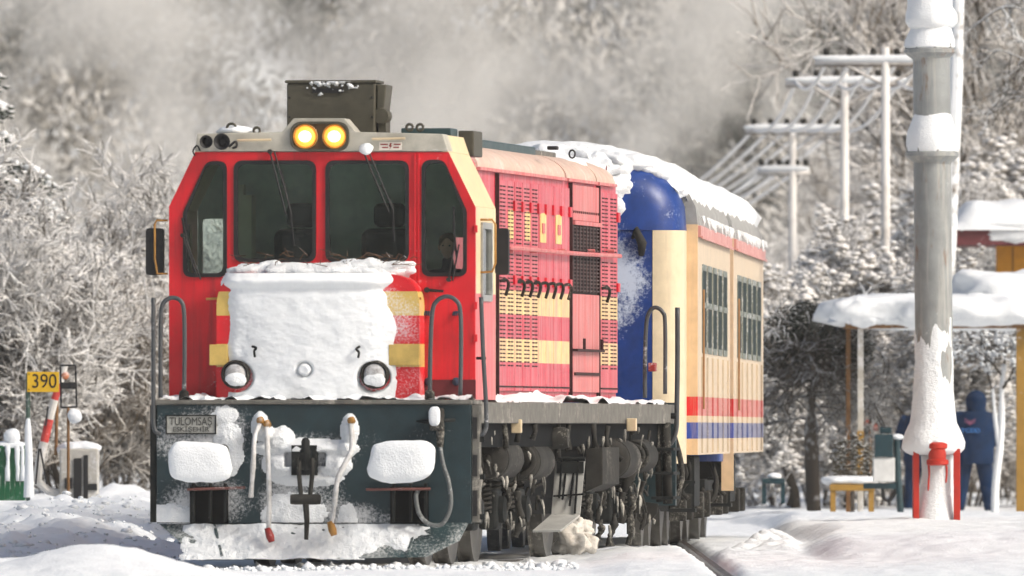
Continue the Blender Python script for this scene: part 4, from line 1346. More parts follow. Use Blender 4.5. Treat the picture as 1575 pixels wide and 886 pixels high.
MB().box(q0.x, q1.x - 0.012, sc_ - 0.058, sc_ - 0.045, q0.z, q1.z - 0.012).build("dirt_board", M_GRIME, cho)
a = [L(901, 690, 8.5), L(927, 688, 8.5), L(927, 745, 8.5), L(899, 757, 8.5)]
MB().hexa([tuple(p) for p in a], [(p.x, p.y + 1.4, p.z) for p in a]).build("sand_box", M_FROST, loco, bev=0.01)
# battery / fuel tank, dark
MB().prism(rpoly([(-1.3, 0.45), (1.02, 0.45), (1.16, 0.62), (1.16, 1.11), (-1.3, 1.11)], 0.05), (6.6, 10.9)).build("fuel_tank", M_DARKG, loco, bev=0.02)
a = [L(752, 735, 4.4), L(837, 735, 4.4), L(833, 752, 4.4), L(790, 775, 4.4), L(752, 775, 4.4)]
# hoses, brackets and hangers hanging below the sill
hr2 = random.Random(11)
for i, (px, y0_, y1_, s) in enumerate([(741, 650, 672, 1.6), (795, 650, 680, 3.6), (858, 648, 704, 7.2), (875, 648, 692, 7.9), (913, 652, 690, 9.0), (935, 655, 690, 10.6), (972, 648, 668, 12.3), (822, 652, 676, 5.0), (775, 652, 690, 3.0)]):
    q = L(px, y0_, s)
    st = MB().tube([q, L(px + hr2.uniform(-3, 3), (y0_ + y1_) / 2, s), L(px + hr2.uniform(-4, 4), y1_, s)], [0.028, 0.024, 0.03], 8).build("hanger", M_FROST, loco, True)
    if i in (1, 6):
        MB().box(q.x - 0.05, q.x + 0.05, s - 0.06, s + 0.02, q.z - 0.10, q.z + 0.03).build("cap", M_CREAM, st, bev=0.01)
for z in (1.285, 1.235, 1.17):
    MB().tube([(1.36, 1.2, z), (1.36, 5.0, z + 0.01), (1.36, 10.0, z - 0.01), (1.36, 15.4, z)], 0.016, 6).build("pipe_run", M_FROST, loco, True)
for (i, pts) in enumerate([
    [(795, 755, 4.9), (797, 775, 4.9), (801, 795, 4.9), (797, 812, 4.9), (792, 826, 4.9)],
    [(907, 760, 8.7), (905, 785, 8.7), (908, 800, 8.7), (903, 818, 8.7)],
    [(926, 755, 10.0), (930, 765, 10.0), (921, 785, 10.0), (919, 800, 10.0)],
    [(922, 800, 10.0), (925, 815, 10.0), (917, 830, 10.0), (916, 842, 10.0)],
    [(945, 790, 11.5), (944, 812, 11.5), (938, 826, 11.5), (938, 840, 11.5)],
    [(958, 757, 12.2), (954, 775, 12.2), (958, 790, 12.2), (955, 805, 12.2)],
    [(972, 760, 13.0), (975, 775, 13.0), (970, 790, 13.0), (972, 812, 13.0), (966, 838, 13.0)],
    [(778, 750, 3.8), (784, 770, 3.8), (776, 790, 3.8), (783, 815, 3.8)],
    [(990, 740, 13.8), (985, 765, 13.8), (992, 790, 13.8), (986, 815, 13.8)]]):
    h = lumpy("hanging_hose", pts, 0.018, 0.045 if i in (0, 1, 3, 4, 5, 6) else 0.028, M_FROST, loco, i * 2.3)
gp = MB()
hr3 = random.Random(5)
for i in range(110):
    px = hr3.uniform(735, 1000); s = 1 + (px - 705) / 22.0 + hr3.uniform(-0.3, 0.5)
    py = hr3.uniform(655, 800)
    if 835 < px < 930 and py > 690: continue
    l = hr3.uniform(6, 26); dx = hr3.uniform(-7, 7)
    gp.tube([L(px, py, s), L(px + dx * 0.6, py + l * 0.5, s), L(px + dx, py + l, s)], hr3.uniform(0.008, 0.02), 5)
tag(gp.build("pipes_and_rods", M_FROST, loco, True), kind='stuff')
M_RIME = paint("rimed_iron", (0.16, 0.155, 0.14), 0.85, var=0.4, spec=0.1, frost=0.6, fscale=22, frostcol=(0.58, 0.56, 0.50))
gp = MB()
for i in range(85):
    px = hr3.uniform(732, 1004); s = 0.6 + (px - 712) / 22.0 + hr3.uniform(-0.5, 0.4)
    py = hr3.uniform(652, 815)
    if 845 < px < 905 and py > 690: continue
    l = hr3.uniform(6, 28); dx = hr3.uniform(-5, 5)
    gp.tube([L(px, py, s), L(px + dx * 0.7, py + l * 0.4, s), L(px + dx, py + l, s)], [hr3.uniform(0.005, 0.016), hr3.uniform(0.008, 0.022), 0.004], 5)
tag(gp.build("rime_on_gear", M_RIME, loco, True), kind='stuff')
# gear plate deep behind
MB().box(0.85, 0.97, 0.7, 16.4, 0.45, 1.119).build("gear_screen", M_DARKG, loco)
a = [L(819, 700, 7.4), L(838, 700, 7.4), L(836, 745, 7.4), L(800, 766, 7.3), L(797, 762, 7.3), L(830, 742, 7.4)]
MB().tube([L(834, 700, 7.3), L(834, 743, 7.3), L(796, 764, 7.0)], 0.018, 6).build("stay_rod", M_FROST, loco, True)
q = L(886, 824, 8.3)
for k_, (dx, dz, r_) in enumerate(((0, -0.03, 0.14), (0.10, -0.06, 0.10), (-0.11, -0.08, 0.09), (0.03, 0.09, 0.10), (0.09, 0.05, 0.07), (-0.2, -0.12, 0.06))):
    MB().blob((q.x + dx, q.y + 0.05 * k_, q.z + dz), (r_, r_ * 1.3, r_ * 0.9), 2.2, 0.4, 9, 26, 18, k_ * 4.0).build("ice_lump", snow_mat("ice_dirty", (0.62, 0.59, 0.54), dirt=0.8, lump=20), loco, True)
q = L(925, 800, 8.9)
# rear steps and railing
ps = 15.6
hrail([(992, 612), (992, 560), (994, 500), (999, 480), (1008, 473), (1019, 480), (1023, 500), (1023, 606)], 15.6, 0.022)
hrail([(1042, 473), (1042, 560), (1041, 630), (1040, 660), (1033, 680), (1022, 688)], 16.4, 0.026)
for (px, y0_, y1_, r) in ((1011, 650, 772, 0.035), (1024, 650, 775, 0.05)):
    MB().tube([L(px, y0_, 15.9), L(px + 3, y1_, 15.9)], r, 8).build("step_post", M_FROST, loco, True)
for y in (690, 727, 765):
    q0, q1 = L(1006, y, 15.85), L(1040, y, 15.85)
    MB().box(q0.x, q1.x, 15.6, 16.2, q0.z - 0.02, q0.z + 0.01).build("step_tread", M_GRIME, loco)
ltube("brake_hose", [(1036, 668, 16.9), (1046, 705, 16.95), (1049, 735, 16.95), (1040, 760, 16.95), (1032, 770, 16.9)], 0.03, M_FROST, loco)
q = L(1002, 564, 15.5)
MB().box(q.x - 0.03, q.x + 0.045, 15.45, 15.6, q.z - 0.05, q.z + 0.04).build("tail_lamp", M_REDC, loco, bev=0.01)
q = L(1020, 640, 16.3)
MB().tube([L(1010, 639, 16.3), L(1040, 640, 16.3)], 0.03, 8).build("step_bracket", M_GRIME, loco)
q0, q1 = L(985, 800, 14.8), L(1010, 775, 14.8)
a = [L(980, 770, 14.6), L(1012, 775, 14.6), L(1010, 790, 14.6), L(990, 812, 14.6), L(975, 790, 14.6)]
MB().add([tuple(p) for p in a] + [(p.x, p.y + 0.05, p.z) for p in a], [(0, 1, 2, 3, 4), (9, 8, 7, 6, 5)] + [(i, (i + 1) % 5, 5 + (i + 1) % 5, 5 + i) for i in range(5)]).build("mud_guard", M_FROST, loco)

# ------------------------------------------------------------------ coaches
TC = R(2.5)
M_CO = None
def coach_mat(name, z0):
    return paint(name, (0.60, 0.48, 0.34), 0.55, var=0.15, streak=0.6, streakcol=(0.40, 0.35, 0.28), frost=0.18, frostcol=(0.6, 0.56, 0.5),
                 bands=[(z0[0], z0[1], (0.52, 0.10, 0.10)), (z0[2], z0[3], (0.07, 0.10, 0.26))])
BANDS = (1.43, 1.63, 1.19, 1.36)
M_COS = coach_mat("coach_side", BANDS)
M_COE = paint("coach_end_strip", (0.66, 0.46, 0.27), 0.5, var=0.15, streak=0.2, streakcol=(0.5, 0.36, 0.24), bands=[(1.43, 1.63, (0.62, 0.02, 0.02)), (1.19, 1.36, (0.02, 0.06, 0.33))])
M_COC = paint("coach_cream", (0.68, 0.57, 0.39), 0.4, var=0.12, frost=0.08, fscale=50, streak=0.2, streakcol=(0.5, 0.42, 0.3))
M_BLU = paint("coach_blue", (0.008, 0.04, 0.20), 0.35, var=0.25, frost=0.14, fscale=26, fspots=[(0.70, 2.9, 0.36, 0.70)], frostcol=(0.55, 0.62, 0.74))
M_WPINK = paint("coach_cornice", (0.50, 0.22, 0.20), 0.6, var=0.2, streak=0.3, frost=0.2)
M_WROOF = paint("coach_roof_grey", (0.28, 0.28, 0.27), 0.7, var=0.2, frost=0.3)
M_WFR = paint("coach_window_frame", (0.14, 0.16, 0.14), 0.6, 0.0, frost=0.40, spec=0.2)
M_WGL = paint("coach_glass", (0.008, 0.02, 0.02), 0.5, var=0.3, spec=0.03, bump=0)

def coach(px, d, length, label, first):
    """px, d: right front corner of the body in the photograph"""
    w = 1.45
    c = at(px, 600, d)
    ct, st = math.cos(TC), math.sin(TC)
    root = empty("passenger_coach", (c.x - w * ct, c.y + w * st, 0), -TC, label=label, cat="coach")
    zb, zg = 1.02, 3.43
    # end bulkhead with rounded corners, set forward of the body
    hw = 1.335
    plan = rpoly([(-hw, -0.75), (hw, -0.75), (hw, 0.0), (-hw, 0.0)], [0.33, 0.33, 0.001, 0.001], 10)
    # blue middle and cream corners
    if first:
        MB().prism([(x, y) for x, y in plan if abs(x) > hw - 0.335 and x > 0] + [(hw - 0.335, 0.0)], (0.93, 3.36), 'z').build("corner_panel", M_COC, root, True, ang=50)
        MB().prism([(x, y) for x, y in plan if abs(x) > hw - 0.335 and x < 0][::-1] + [(-hw + 0.335, 0.0)], (0.93, 3.36), 'z').build("corner_panel", M_COC, root, True, ang=50)
        en = MB().box(-hw + 0.336, hw - 0.336, -0.75, 0.0, 0.93, 3.36).build("end_wall", M_BLU, root)
        MB().box(-0.42, 0.42, -0.80, -0.751, 1.25, 3.2).build("gangway_door", M_BLU, en, bev=0.02)
        q = L(967, 335, 17.2)
        MB().tube([(0.80, -0.76, 3.28), (0.83, -0.83, 3.36), (0.90, -0.81, 3.22), (0.89, -0.76, 3.10)], [0.02, 0.045, 0.05, 0.03], 8).build("end_lamp", M_FROST, en, True)
    else:
        MB().prism(plan, (0.93, 3.36), 'z').build("end_wall", M_BLU, root)
    # dome of the roof end
    prof = []
    rz = 0.80
    for k in range(17):
        a = math.pi * k / 16
        e = 0.72
        prof.append((math.copysign(abs(math.cos(a)) ** e, math.cos(a)), abs(math.sin(a)) ** e))
    vs, fs = [], []
    rings = [(-0.77, 0.62, 0.40), (-0.75, 0.78, 0.66), (-0.66, 0.92, 0.88), (-0.45, 0.985, 0.97), (0.0, 1.0, 1.0)]
    for (y, fx, fz) in rings:
        for (u, v_) in prof:
            vs.append((u * hw * fx, y, 3.361 + v_ * rz * fz))
    n = len(prof)
    for i in range(len(rings) - 1):
        for k in range(n - 1):
            fs.append((i * n + k, i * n + k + 1, (i + 1) * n + k + 1, (i + 1) * n + k))
    fs.append(tuple(range(n)))
    MB().add(vs, fs).build("roof_dome", M_BLU, root, True)
    if first:
        for k, (x, y, z, a_, b_, c_) in enumerate(((0.10, -0.50, 4.10, 0.42, 0.36, 0.15), (0.42, -0.58, 3.98, 0.30, 0.30, 0.17), (0.60, -0.66, 3.80, 0.20, 0.18, 0.17), (0.55, -0.74, 3.55, 0.16, 0.12, 0.15), (0.66, -0.40, 4.05, 0.30, 0.36, 0.13), (0.95, -0.20, 3.97, 0.26, 0.34, 0.12), (1.16, 0.0, 3.80, 0.20, 0.30, 0.14))):
            MB().blob((x, y, z), (a_, b_, c_), 2.0, 0.30, 5, 34, 20, k * 3.0).build("snow_drape", SNOWC_M, root, True)
    # body sides with window openings
    nwin = 5
    wl = (length - 2.2) / nwin
    holes = []
    for k in range(nwin):
        y0 = 1.2 + k * wl + 0.22
        holes.append(rpoly([(y0, 2.12), (y0 + wl - 0.44, 2.12), (y0 + wl - 0.44, 3.0), (y0, 3.0)], 0.08))
    for sx in (1, -1):
        sw = MB().prism([(0.10, zb), (length, zb), (length, zg), (0.10, zg)], (sx * w, sx * (w - 0.05)), 'x', holes).build("side_wall", M_COS, root)
        for h in holes:
            f = MB().prism(inset(h, -0.03), (sx * (w + 0.010), sx * (w - 0.04)), 'x', [inset(h, 0.035)]).build("window_frame", M_WFR, sw)
            MB().prism(inset(h, 0.03), (sx * (w + 0.004), sx * (w - 0.008)), 'x').build("window_pane", M_WGL, f)
            ys = [p[0] for p in h]
            MB().box(min(sx * (w + 0.016), sx * (w - 0.01)), max(sx * (w + 0.016), sx * (w - 0.01)), min(ys) + 0.03, max(ys) - 0.03, 2.57, 2.63).build("window_bar", M_WFR, f)
        # vertical seams
        for k in range(nwin + 1):
            y = 1.2 + k * wl
            MB().box(min(sx * (w + 0.001), sx * (w + 0.02)), max(sx * (w + 0.001), sx * (w + 0.02)), y - 0.03, y + 0.03, zb + 0.02, 2.05).build("seam_rib", M_COS, sw)
        # cornice and gutter
        MB().box(min(sx * (w + 0.001), sx * (w + 0.03)), max(sx * (w + 0.001), sx * (w + 0.03)), 0.12, length - 0.02, 3.30, 3.42).build("cornice", M_WPINK, sw)
        MB().box(min(sx * (w + 0.0315), sx * (w + 0.05)), max(sx * (w + 0.0315), sx * (w + 0.05)), 0.12, length, 3.285, 3.31).build("gutter_lip", M_WPINK, sw)
        # forward facing strip beside the end
        MB().box(sx * (hw - 0.02) if sx > 0 else -w, w if sx > 0 else sx * (hw - 0.02), 0.0, 0.099, zb - (0.0 if first else 0.42), zg).build("end_strip", M_COE, root)
        MB().tube([(sx * (w + 0.06), 0.14, 1.5), (sx * (w + 0.06), 0.14, 2.75)], 0.012, 6).build("grab_rail", paint("rail_brown", (0.28, 0.15, 0.06), 0.6), sw)
    MB().box(-w + 0.06, w - 0.06, 0.12, length - 0.02, zb, zb + 0.08).build("floor", M_DARKG, root)
    MB().prism([(-w, zb), (w, zb), (w, zg), (-w, zg)], (length + 0.001, length + 0.05)).build("rear_wall", M_COS, root)
    # roof and its snow
    rp = [(-w - 0.0, zg + 0.001)] + [(-w * math.cos(math.pi * k / 18) * 1.0, zg + 0.001 + 0.74 * math.sin(math.pi * k / 18) ** 0.8) for k in range(1, 18)] + [(w, zg + 0.001)]
    rf = MB().prism(rp, (0.02, length + 0.04)).build("roof", M_WROOF, root, True, ang=40)
    vs, fs = [], []
    ny, na = int(length * 8), 26
    for j in range(ny + 1):
        y = -0.42 + (length + 0.46) * j / ny
        for i in range(na + 1):
            t = i / na
            lim = 0.055 + 0.05 * nz(y * 2.3, i * 0.0 + 3, first * 3.0, 4)
            if first and y < 0.1: lim = 0.13 + 0.10 * nz(y * 2.3, 3, 0, 4)
            a = math.pi * (lim + (1 - 2 * lim) * t)
            th = 0.11 + 0.06 * nz(a * 2, y * 1.1, 7.0 + first, 5) + 0.025 * nz(a * 6, y * 4, 2.0, 4)
            ed = min(t, 1 - t) * na
            if ed < 1 or j == 0 or j == ny: th = -0.05
            elif ed < 2: th *= 0.8
            fr_ = 1.0
            if y < 0.0: fr_ = 1 - (-y / 0.70) ** 2 * 0.12
            X_ = -w * math.cos(a); Z_ = zg + 0.001 + 0.74 * math.sin(a) ** 0.8
            nx_v = Vector((-math.cos(a) * 0.8, math.sin(a)))
            vs.append(((X_ + nx_v.x * th) * (fr_ ** 0.3), y, zg + (Z_ - zg + nx_v.y * th) * fr_))
    for j in range(ny):
        for i in range(na):
            fs.append((j * (na + 1) + i, j * (na + 1) + i + 1, (j + 1) * (na + 1) + i + 1, (j + 1) * (na + 1) + i))
    MB().add(vs, fs).build("roof_snow", SNOWC_M, rf, True, fix=False)
    # icicles
    ic = MB()
    r_ = random.Random(first + 3)
    for k in range(int(length * 5)):
        y = r_.uniform(0.2, length - 0.1); l = r_.uniform(0.02, 0.13)
        ic.tube([(w + 0.03, y, zg + 0.09), (w + 0.05, y, zg + 0.09 - l)], [0.02, 0.005], 5)
    tag(ic.build("icicles", snow_mat("ice", (0.7, 0.72, 0.73)), rf), kind='stuff')
    # running gear
    for yb in ((1.2, length - 4.2)):
        for sx in (-1, 1):
            fo = MB().prism([(-0.3, 0.5), (0.6, 0.42), (1.5, 0.6), (2.4, 0.42), (3.2, 0.5), (3.2, 0.72), (-0.3, 0.72)], (sx * 1.0, sx * 1.1), 'x')
            fo.v = [(x, y + yb, z) for x, y, z in fo.v]
            b = fo.build("bogie_frame", M_GRIME, root)
        for yy in (0.4, 2.6):
            for sx in (-1, 1):
                MB().lathe([(0.1, sx * 0.09), (0.40, sx * 0.06), (0.46, sx * 0.06), (0.46, -sx * 0.05), (0.48, -sx * 0.07), (0.1, -sx * 0.07)], (sx * 0.7525, yb + yy, 0.46), 'x', 22).build("wheel", TIRE, root, True, ang=40)
            MB().box(1.1, 1.28, yb + yy - 0.16, yb + yy + 0.16, 0.32, 0.6).build("axle_box", M_FROST, b, bev=0.02)
    MB().box(-1.2, 1.25, length * 0.42, length * 0.62, 0.45, 1.0).build("equipment_box", M_GRIME, root, bev=0.02)
    st_ = MB().box(1.15, 1.42, 0.15, 0.6, 0.42, 0.46)
    st_.box(1.15, 1.42, 0.15, 0.6, 0.72, 0.75)
    st_.box(1.38, 1.41, 0.17, 0.2, 0.44, 1.01).build("entrance_steps", M_GRIME, root)
    MB().tube(curve([(1.2, -0.2, 0.95), (1.27, -0.35, 0.7), (1.22, -0.42, 0.5), (1.1, -0.38, 0.62)], 6), 0.03, 7).build("coach_hose", M_FROST, root, True)
    for yy, xx in ((0.9, 1.3), (1.05, 1.25)):
        MB().tube(curve([(xx, yy, 1.0), (xx + 0.05, yy, 0.8), (xx - 0.05, yy + 0.1, 0.65), (xx + 0.02, yy + 0.1, 0.55)], 6), 0.025, 7).build("brake_pipe", M_FROST, root, True)
    # snow pushed up below the body
    return root
coach(1073, 168.2, 11.2, "cream coach with blue rounded end coupled right behind the locomotive", 1)
coach(1128, 180.1, 11.9, "second cream coach with red and blue stripes at the train's far end", 0)

# ------------------------------------------------------------------ right of the train
M_GALV = paint("column_grey_paint", (0.25, 0.265, 0.265), 0.55, var=0.25, vscale=3, streak=0.3, streakcol=(0.45, 0.44, 0.40), rust=0.33, frost=0.12)
M_POSTR = paint("hydrant_red", (0.42, 0.022, 0.010), 0.45, var=0.2, frost=0.06)
def thing(name, px, py, d, label, cat, group=None):
    """an Empty on the ground below the photo position; returns it and a function photo -> local"""
    p = at(px, py, d)
    r = empty(name, p, 0, label=label, cat=cat, group=group)
    def q(x, y, dd=0.0):
        w = at(x, y, d + dd)
        return Vector((w.x - p.x, dd, w.z - p.z))
    return r, q

col_, q = thing("water_column", 1440, 792, 190, "tall rusty grey steel column with snow-capped flanges on a red base", "column")
k = 190 / FPX
def cprof(rows):
    return rows
def pole(name, rows, mat, parent, n=28, q=q, noise=0.0, seed=0):
    """turned pole: rows (py, left px, right px) from the top down"""
    vs, fs = [], []
    for j, (py, a, b) in enumerate(rows):
        c = q((a + b) / 2, py); r = (q(b, py).x - q(a, py).x) / 2
        for i in range(n):
            t = 2 * math.pi * i / n
            f = 1 + noise * nz(math.cos(t) * 1.5 + seed, math.sin(t) * 1.5, py * 0.035, 4)
            vs.append((c.x + r * math.cos(t) * f, r * math.sin(t) * f, c.z))
    for j in range(len(rows) - 1):
        for i in range(n):
            fs.append((j * n + i, j * n + (i + 1) % n, (j + 1) * n + (i + 1) % n, (j + 1) * n + i))
    fs.append(tuple(range(n))); fs.append(tuple(range((len(rows) - 1) * n, len(rows) * n)))
    return MB().add(vs, fs).build(name, mat, parent, True, ang=40)
pole("shaft", [(248, 1405, 1463), (400, 1406, 1464), (560, 1408, 1466), (700, 1409, 1467)], M_GALV, col_)
pole("shaft", [(-60, 1402, 1460), (86, 1404, 1461), (240, 1405, 1463)], M_GALV, col_)
for (y, a, b, nm) in ((77, 1390, 1470, 0), (236, 1392, 1475, 0)):
    fl = pole("flange", [(y - 3, a + 3, b - 3), (y - 1, a, b), (y + 4, a, b), (y + 6, a + 2, b - 2), (y + 14, a + 13, b - 11), (y + 22, a + 15, b - 13)], M_GALV, col_)
    for j in range(8):
        t = 2 * math.pi * j / 8 + 0.2
        c = q((a + b) / 2, y - 4); r = (b - a) / 2 * k * 0.9
        MB().lathe([(0.022, -0.02), (0.022, 0.045), (0.012, 0.05)], (c.x + r * math.cos(t), r * math.sin(t), c.z), 'z', 8).build("bolt", M_GALV, fl)
pole("snow_cap", [(20, 1410, 1456), (34, 1405, 1461), (48, 1398, 1465), (62, 1393, 1468), (72, 1392, 1468), (76, 1395, 1464)], SNOW, col_, 36, noise=0.07)
pole("snow_cap", [(-60, 1396, 1462), (10, 1396, 1464), (22, 1392, 1470), (34, 1392, 1471), (42, 1396, 1466), (46, 1406, 1456)], SNOW, col_, 36, noise=0.10, seed=4)
pole("snow_cap", [(90, 1409, 1452), (150, 1410, 1455), (168, 1408, 1460), (185, 1402, 1466), (205, 1394, 1472), (222, 1393, 1475), (233, 1395, 1473), (236, 1400, 1466)], SNOW, col_, 36, noise=0.05, seed=2)
# snow plastered on the front of the foot, flaring over the frame
pole("snow_skirt", [(488, 1409, 1464), (520, 1407, 1465), (560, 1406, 1466), (600, 1404, 1467), (628, 1401, 1470), (650, 1398, 1473), (665, 1392, 1478), (680, 1386, 1483), (690, 1386, 1483), (696, 1391, 1479), (700, 1400, 1470)], SNOWC_M, col_, 40, noise=0.09, seed=6)
for (a, b, yb) in ((1404, 1413, 800), (1466, 1476, 796)):
    q0, q1 = q(a, yb), q(b, 690)
    MB().box(q0.x, q1.x, -0.25, -0.17, q0.z - 0.1, q1.z).build("red_post", M_POSTR, col_, bev=0.006)
    MB().box(q0.x, q1.x, 0.17, 0.25, q0.z - 0.1, q1.z).build("red_post", M_POSTR, col_, bev=0.006)
pole("snow_pedestal", [(694, 1416, 1466), (730, 1418, 1466), (760, 1412, 1468), (785, 1408, 1470), (805, 1404, 1476)], SNOWC_M, col_, 30, noise=0.10, seed=9)
hyd = pole("red_valve", [(680, 1428, 1452), (683, 1424, 1457), (689, 1424, 1457), (691, 1427, 1454), (706, 1427, 1454), (708, 1424, 1458), (714, 1424, 1458), (716, 1427, 1455)], M_POSTR, col_, 24, q=lambda x, y, dd=0: q(x, y) + Vector((0, 0, 0)))
hyd.location = (0, -0.30, 0)
for (a, y1) in ((1427, 755), (1454, 743)):
    MB().tube(curve([q(a, 712), q(a + 1, 728), q(a - 0.5, y1)], 6), [0.014] * 6 + [0.012] * 6 + [0.005], 6).build("paint_run", M_POSTR, hyd, True)
MB().blob(tuple(q(1441, 668)), (0.018, 0.018, 0.03), 2, 0.1, 5, 12, 10).build("valve_knob", M_REDC, hyd, True)
MB().blob(tuple(q(1441, 680)), (0.10, 0.10, 0.05), 2, 0.2, 5, 20, 10, 3).build("snow_cap", SNOW, hyd, True)

# tall snowed pole just behind the column
pl_, q = thing("utility_pole", 1466, 690, 238, "thick snow-caked pole rising right behind the rusty column", "pole")
pole("pole_shaft", [(-80, 1468, 1484), (120, 1463, 1481), (300, 1456, 1474), (690, 1440, 1458)], snow_on("pole_bark", (0.16, 0.13, 0.10), lo=-0.5, hi=0.1), pl_, 16, q=q)
pole("snow_crust", [(-80, 1466, 1482), (60, 1464, 1480), (130, 1460, 1478), (225, 1456, 1473), (300, 1454, 1472)], SNOW, pl_, 20, q=lambda x, y, dd=0: q(x, y) + Vector((-0.01, 0, 0)), noise=0.12, seed=3)

# shelter with thick snow on its roof
M_WOOD = paint("shelter_timber", (0.20, 0.10, 0.035), 0.7, var=0.35, frost=0.1)
M_YW = paint("post_yellow", (0.32, 0.18, 0.03), 0.55, var=0.15, frost=0.15)
M_PALE = paint("post_pale", (0.45, 0.42, 0.36), 0.6, frost=0.5)
shl, q = thing("platform_shelter", 1325, 790, 225, "open timber shelter with thick snow roof behind the column", "shelter")
d1 = 1.5
a, b = q(1300, 505), q(1640, 485)
rf = MB().box(a.x, b.x, -0.3, d1, a.z, a.z + 0.10).build("roof_deck", M_WOOD, shl, bev=0.01)
MB().box(a.x + 0.5, b.x, -0.34, -0.301, a.z + 0.0, a.z + 0.13).build("fascia_board", M_WOOD, rf)
MB().blob(((a.x + b.x) / 2 - 0.08, d1 / 2 - 0.3, a.z + 0.24), ((b.x - a.x) / 2 + 0.12, d1 / 2 + 0.45, 0.25), 3.0, 0.13, 1.6, 130, 34, 3.0).build("roof_snow", SNOW, rf, True)
MB().blob((b.x - 0.7, d1 / 2, a.z + 0.50), (1.1, 0.6, 0.30), 2.2, 0.18, 2.0, 50, 24, 6.0).build("roof_snow", SNOW, rf, True)
MB().blob(tuple(q(1318, 482, -0.4)), (0.34, 0.16, 0.19), 2.2, 0.22, 4, 30, 18, 2).build("snow_overhang", SNOW, rf, True)
MB().blob(tuple(q(1352, 490, -0.38)), (0.34, 0.12, 0.08), 2.2, 0.25, 5, 26, 14, 5).build("snow_overhang", SNOW, rf, True)
for (a0, b0, dd, mt, yb) in ((1301, 1308, 1.2, M_WOOD, 790), (1319, 1328, -0.2, M_PALE, 800), (1563, 1580, -0.2, M_YW, 800), (1570, 1580, 1.2, M_WOOD, 790)):
    p0, p1 = q(a0, yb, dd), q(b0, 500, dd)
    po = MB().box(p0.x, p1.x, dd - 0.04, dd + 0.04, p0.z, a.z - 0.001).build("shelter_post", mt, shl, bev=0.005)
    if mt is M_PALE:
        p2, p3 = q(a0 - 0.5, 730, dd), q(b0 + 0.5, 663, dd)
        MB().box(p2.x, p3.x, dd - 0.05, dd + 0.05, p2.z, p3.z).build("yellow_sleeve", M_YW, po)

# orange kiosk with overhanging snowy roof
kio, q = thing("orange_kiosk", 1600, 760, 246, "orange kiosk with overhanging maroon-edged roof under a deep snow cap", "kiosk")
M_OR = paint("kiosk_orange", (0.62, 0.28, 0.02), 0.6, var=0.15)
M_MAR = paint("roof_maroon", (0.16, 0.04, 0.045), 0.6, var=0.2, frost=0.2)
p0, p1 = q(1533, 429), q(1700, 378)
wl_ = MB().box(p0.x, p1.x, 0, 0.5, p0.z, p1.z).build("fascia_beam", M_OR, kio, bev=0.01)
MB().box(q(1557, 500).x, q(1558.5, 500).x, -0.012, -0.001, p0.z + 0.01, p1.z - 0.02).build("beam_joint", M_WOOD, wl_)
for px in (1592, 1690):
    c = q(px, 785)
    MB().box(c.x - 0.12, c.x + 0.12, 0.12, 0.36, c.z - 0.3, p0.z - 0.001).build("kiosk_post", M_OR, kio, bev=0.01)
c = q(1640, 785)
MB().box(c.x - 0.3, c.x + 1.2, 1.6, 2.4, c.z - 0.3, p1.z).build("kiosk_wall", M_OR, kio)
a0 = q(1463, 372)
ro = MB().box(a0.x, p1.x + 0.3, -0.7, 3.0, p1.z + 0.001, p1.z + 0.30).build("roof", M_MAR, kio, bev=0.01)
def ksnow(u, v):
    e = sstep(0, 0.16, u) * sstep(0, 0.2, v)
    h = (0.42 + 0.08 * nz(u * 3, v * 2, 5, 3)) * e ** 0.6
    return h if h > 0.01 else -0.02
MB().field((a0.x - 0.05, -0.78, p1.z + 0.28), (p1.x - a0.x + 0.3, 0, 0), (0, 3.8, 0), (0, 0, 1), 60, 40, ksnow, sink=0.05).build("roof_snow", SNOW, ro, True, fix=False)
def kface(u, v):
    h = 0.06 * sstep(0.15, 0.5, u) * sstep(0.0, 0.3, v + 0.12 * nz(u * 8, 0, 3, 3) - 0.15 * u) - 0.05 * sstep(0.78, 0.86, u) * sstep(0.6, 0.4, v) + 0.012 * nz(u * 9, v * 4, 9, 3)
    return h if h > 0.01 else -1
MB().field((a0.x, -0.701, p1.z + 0.0), (p1.x - a0.x, 0, 0), (0, 0, 0.33), (0, -1, 0), 90, 22, kface).build("snow_crust", SNOW, ro, True, fix=False)

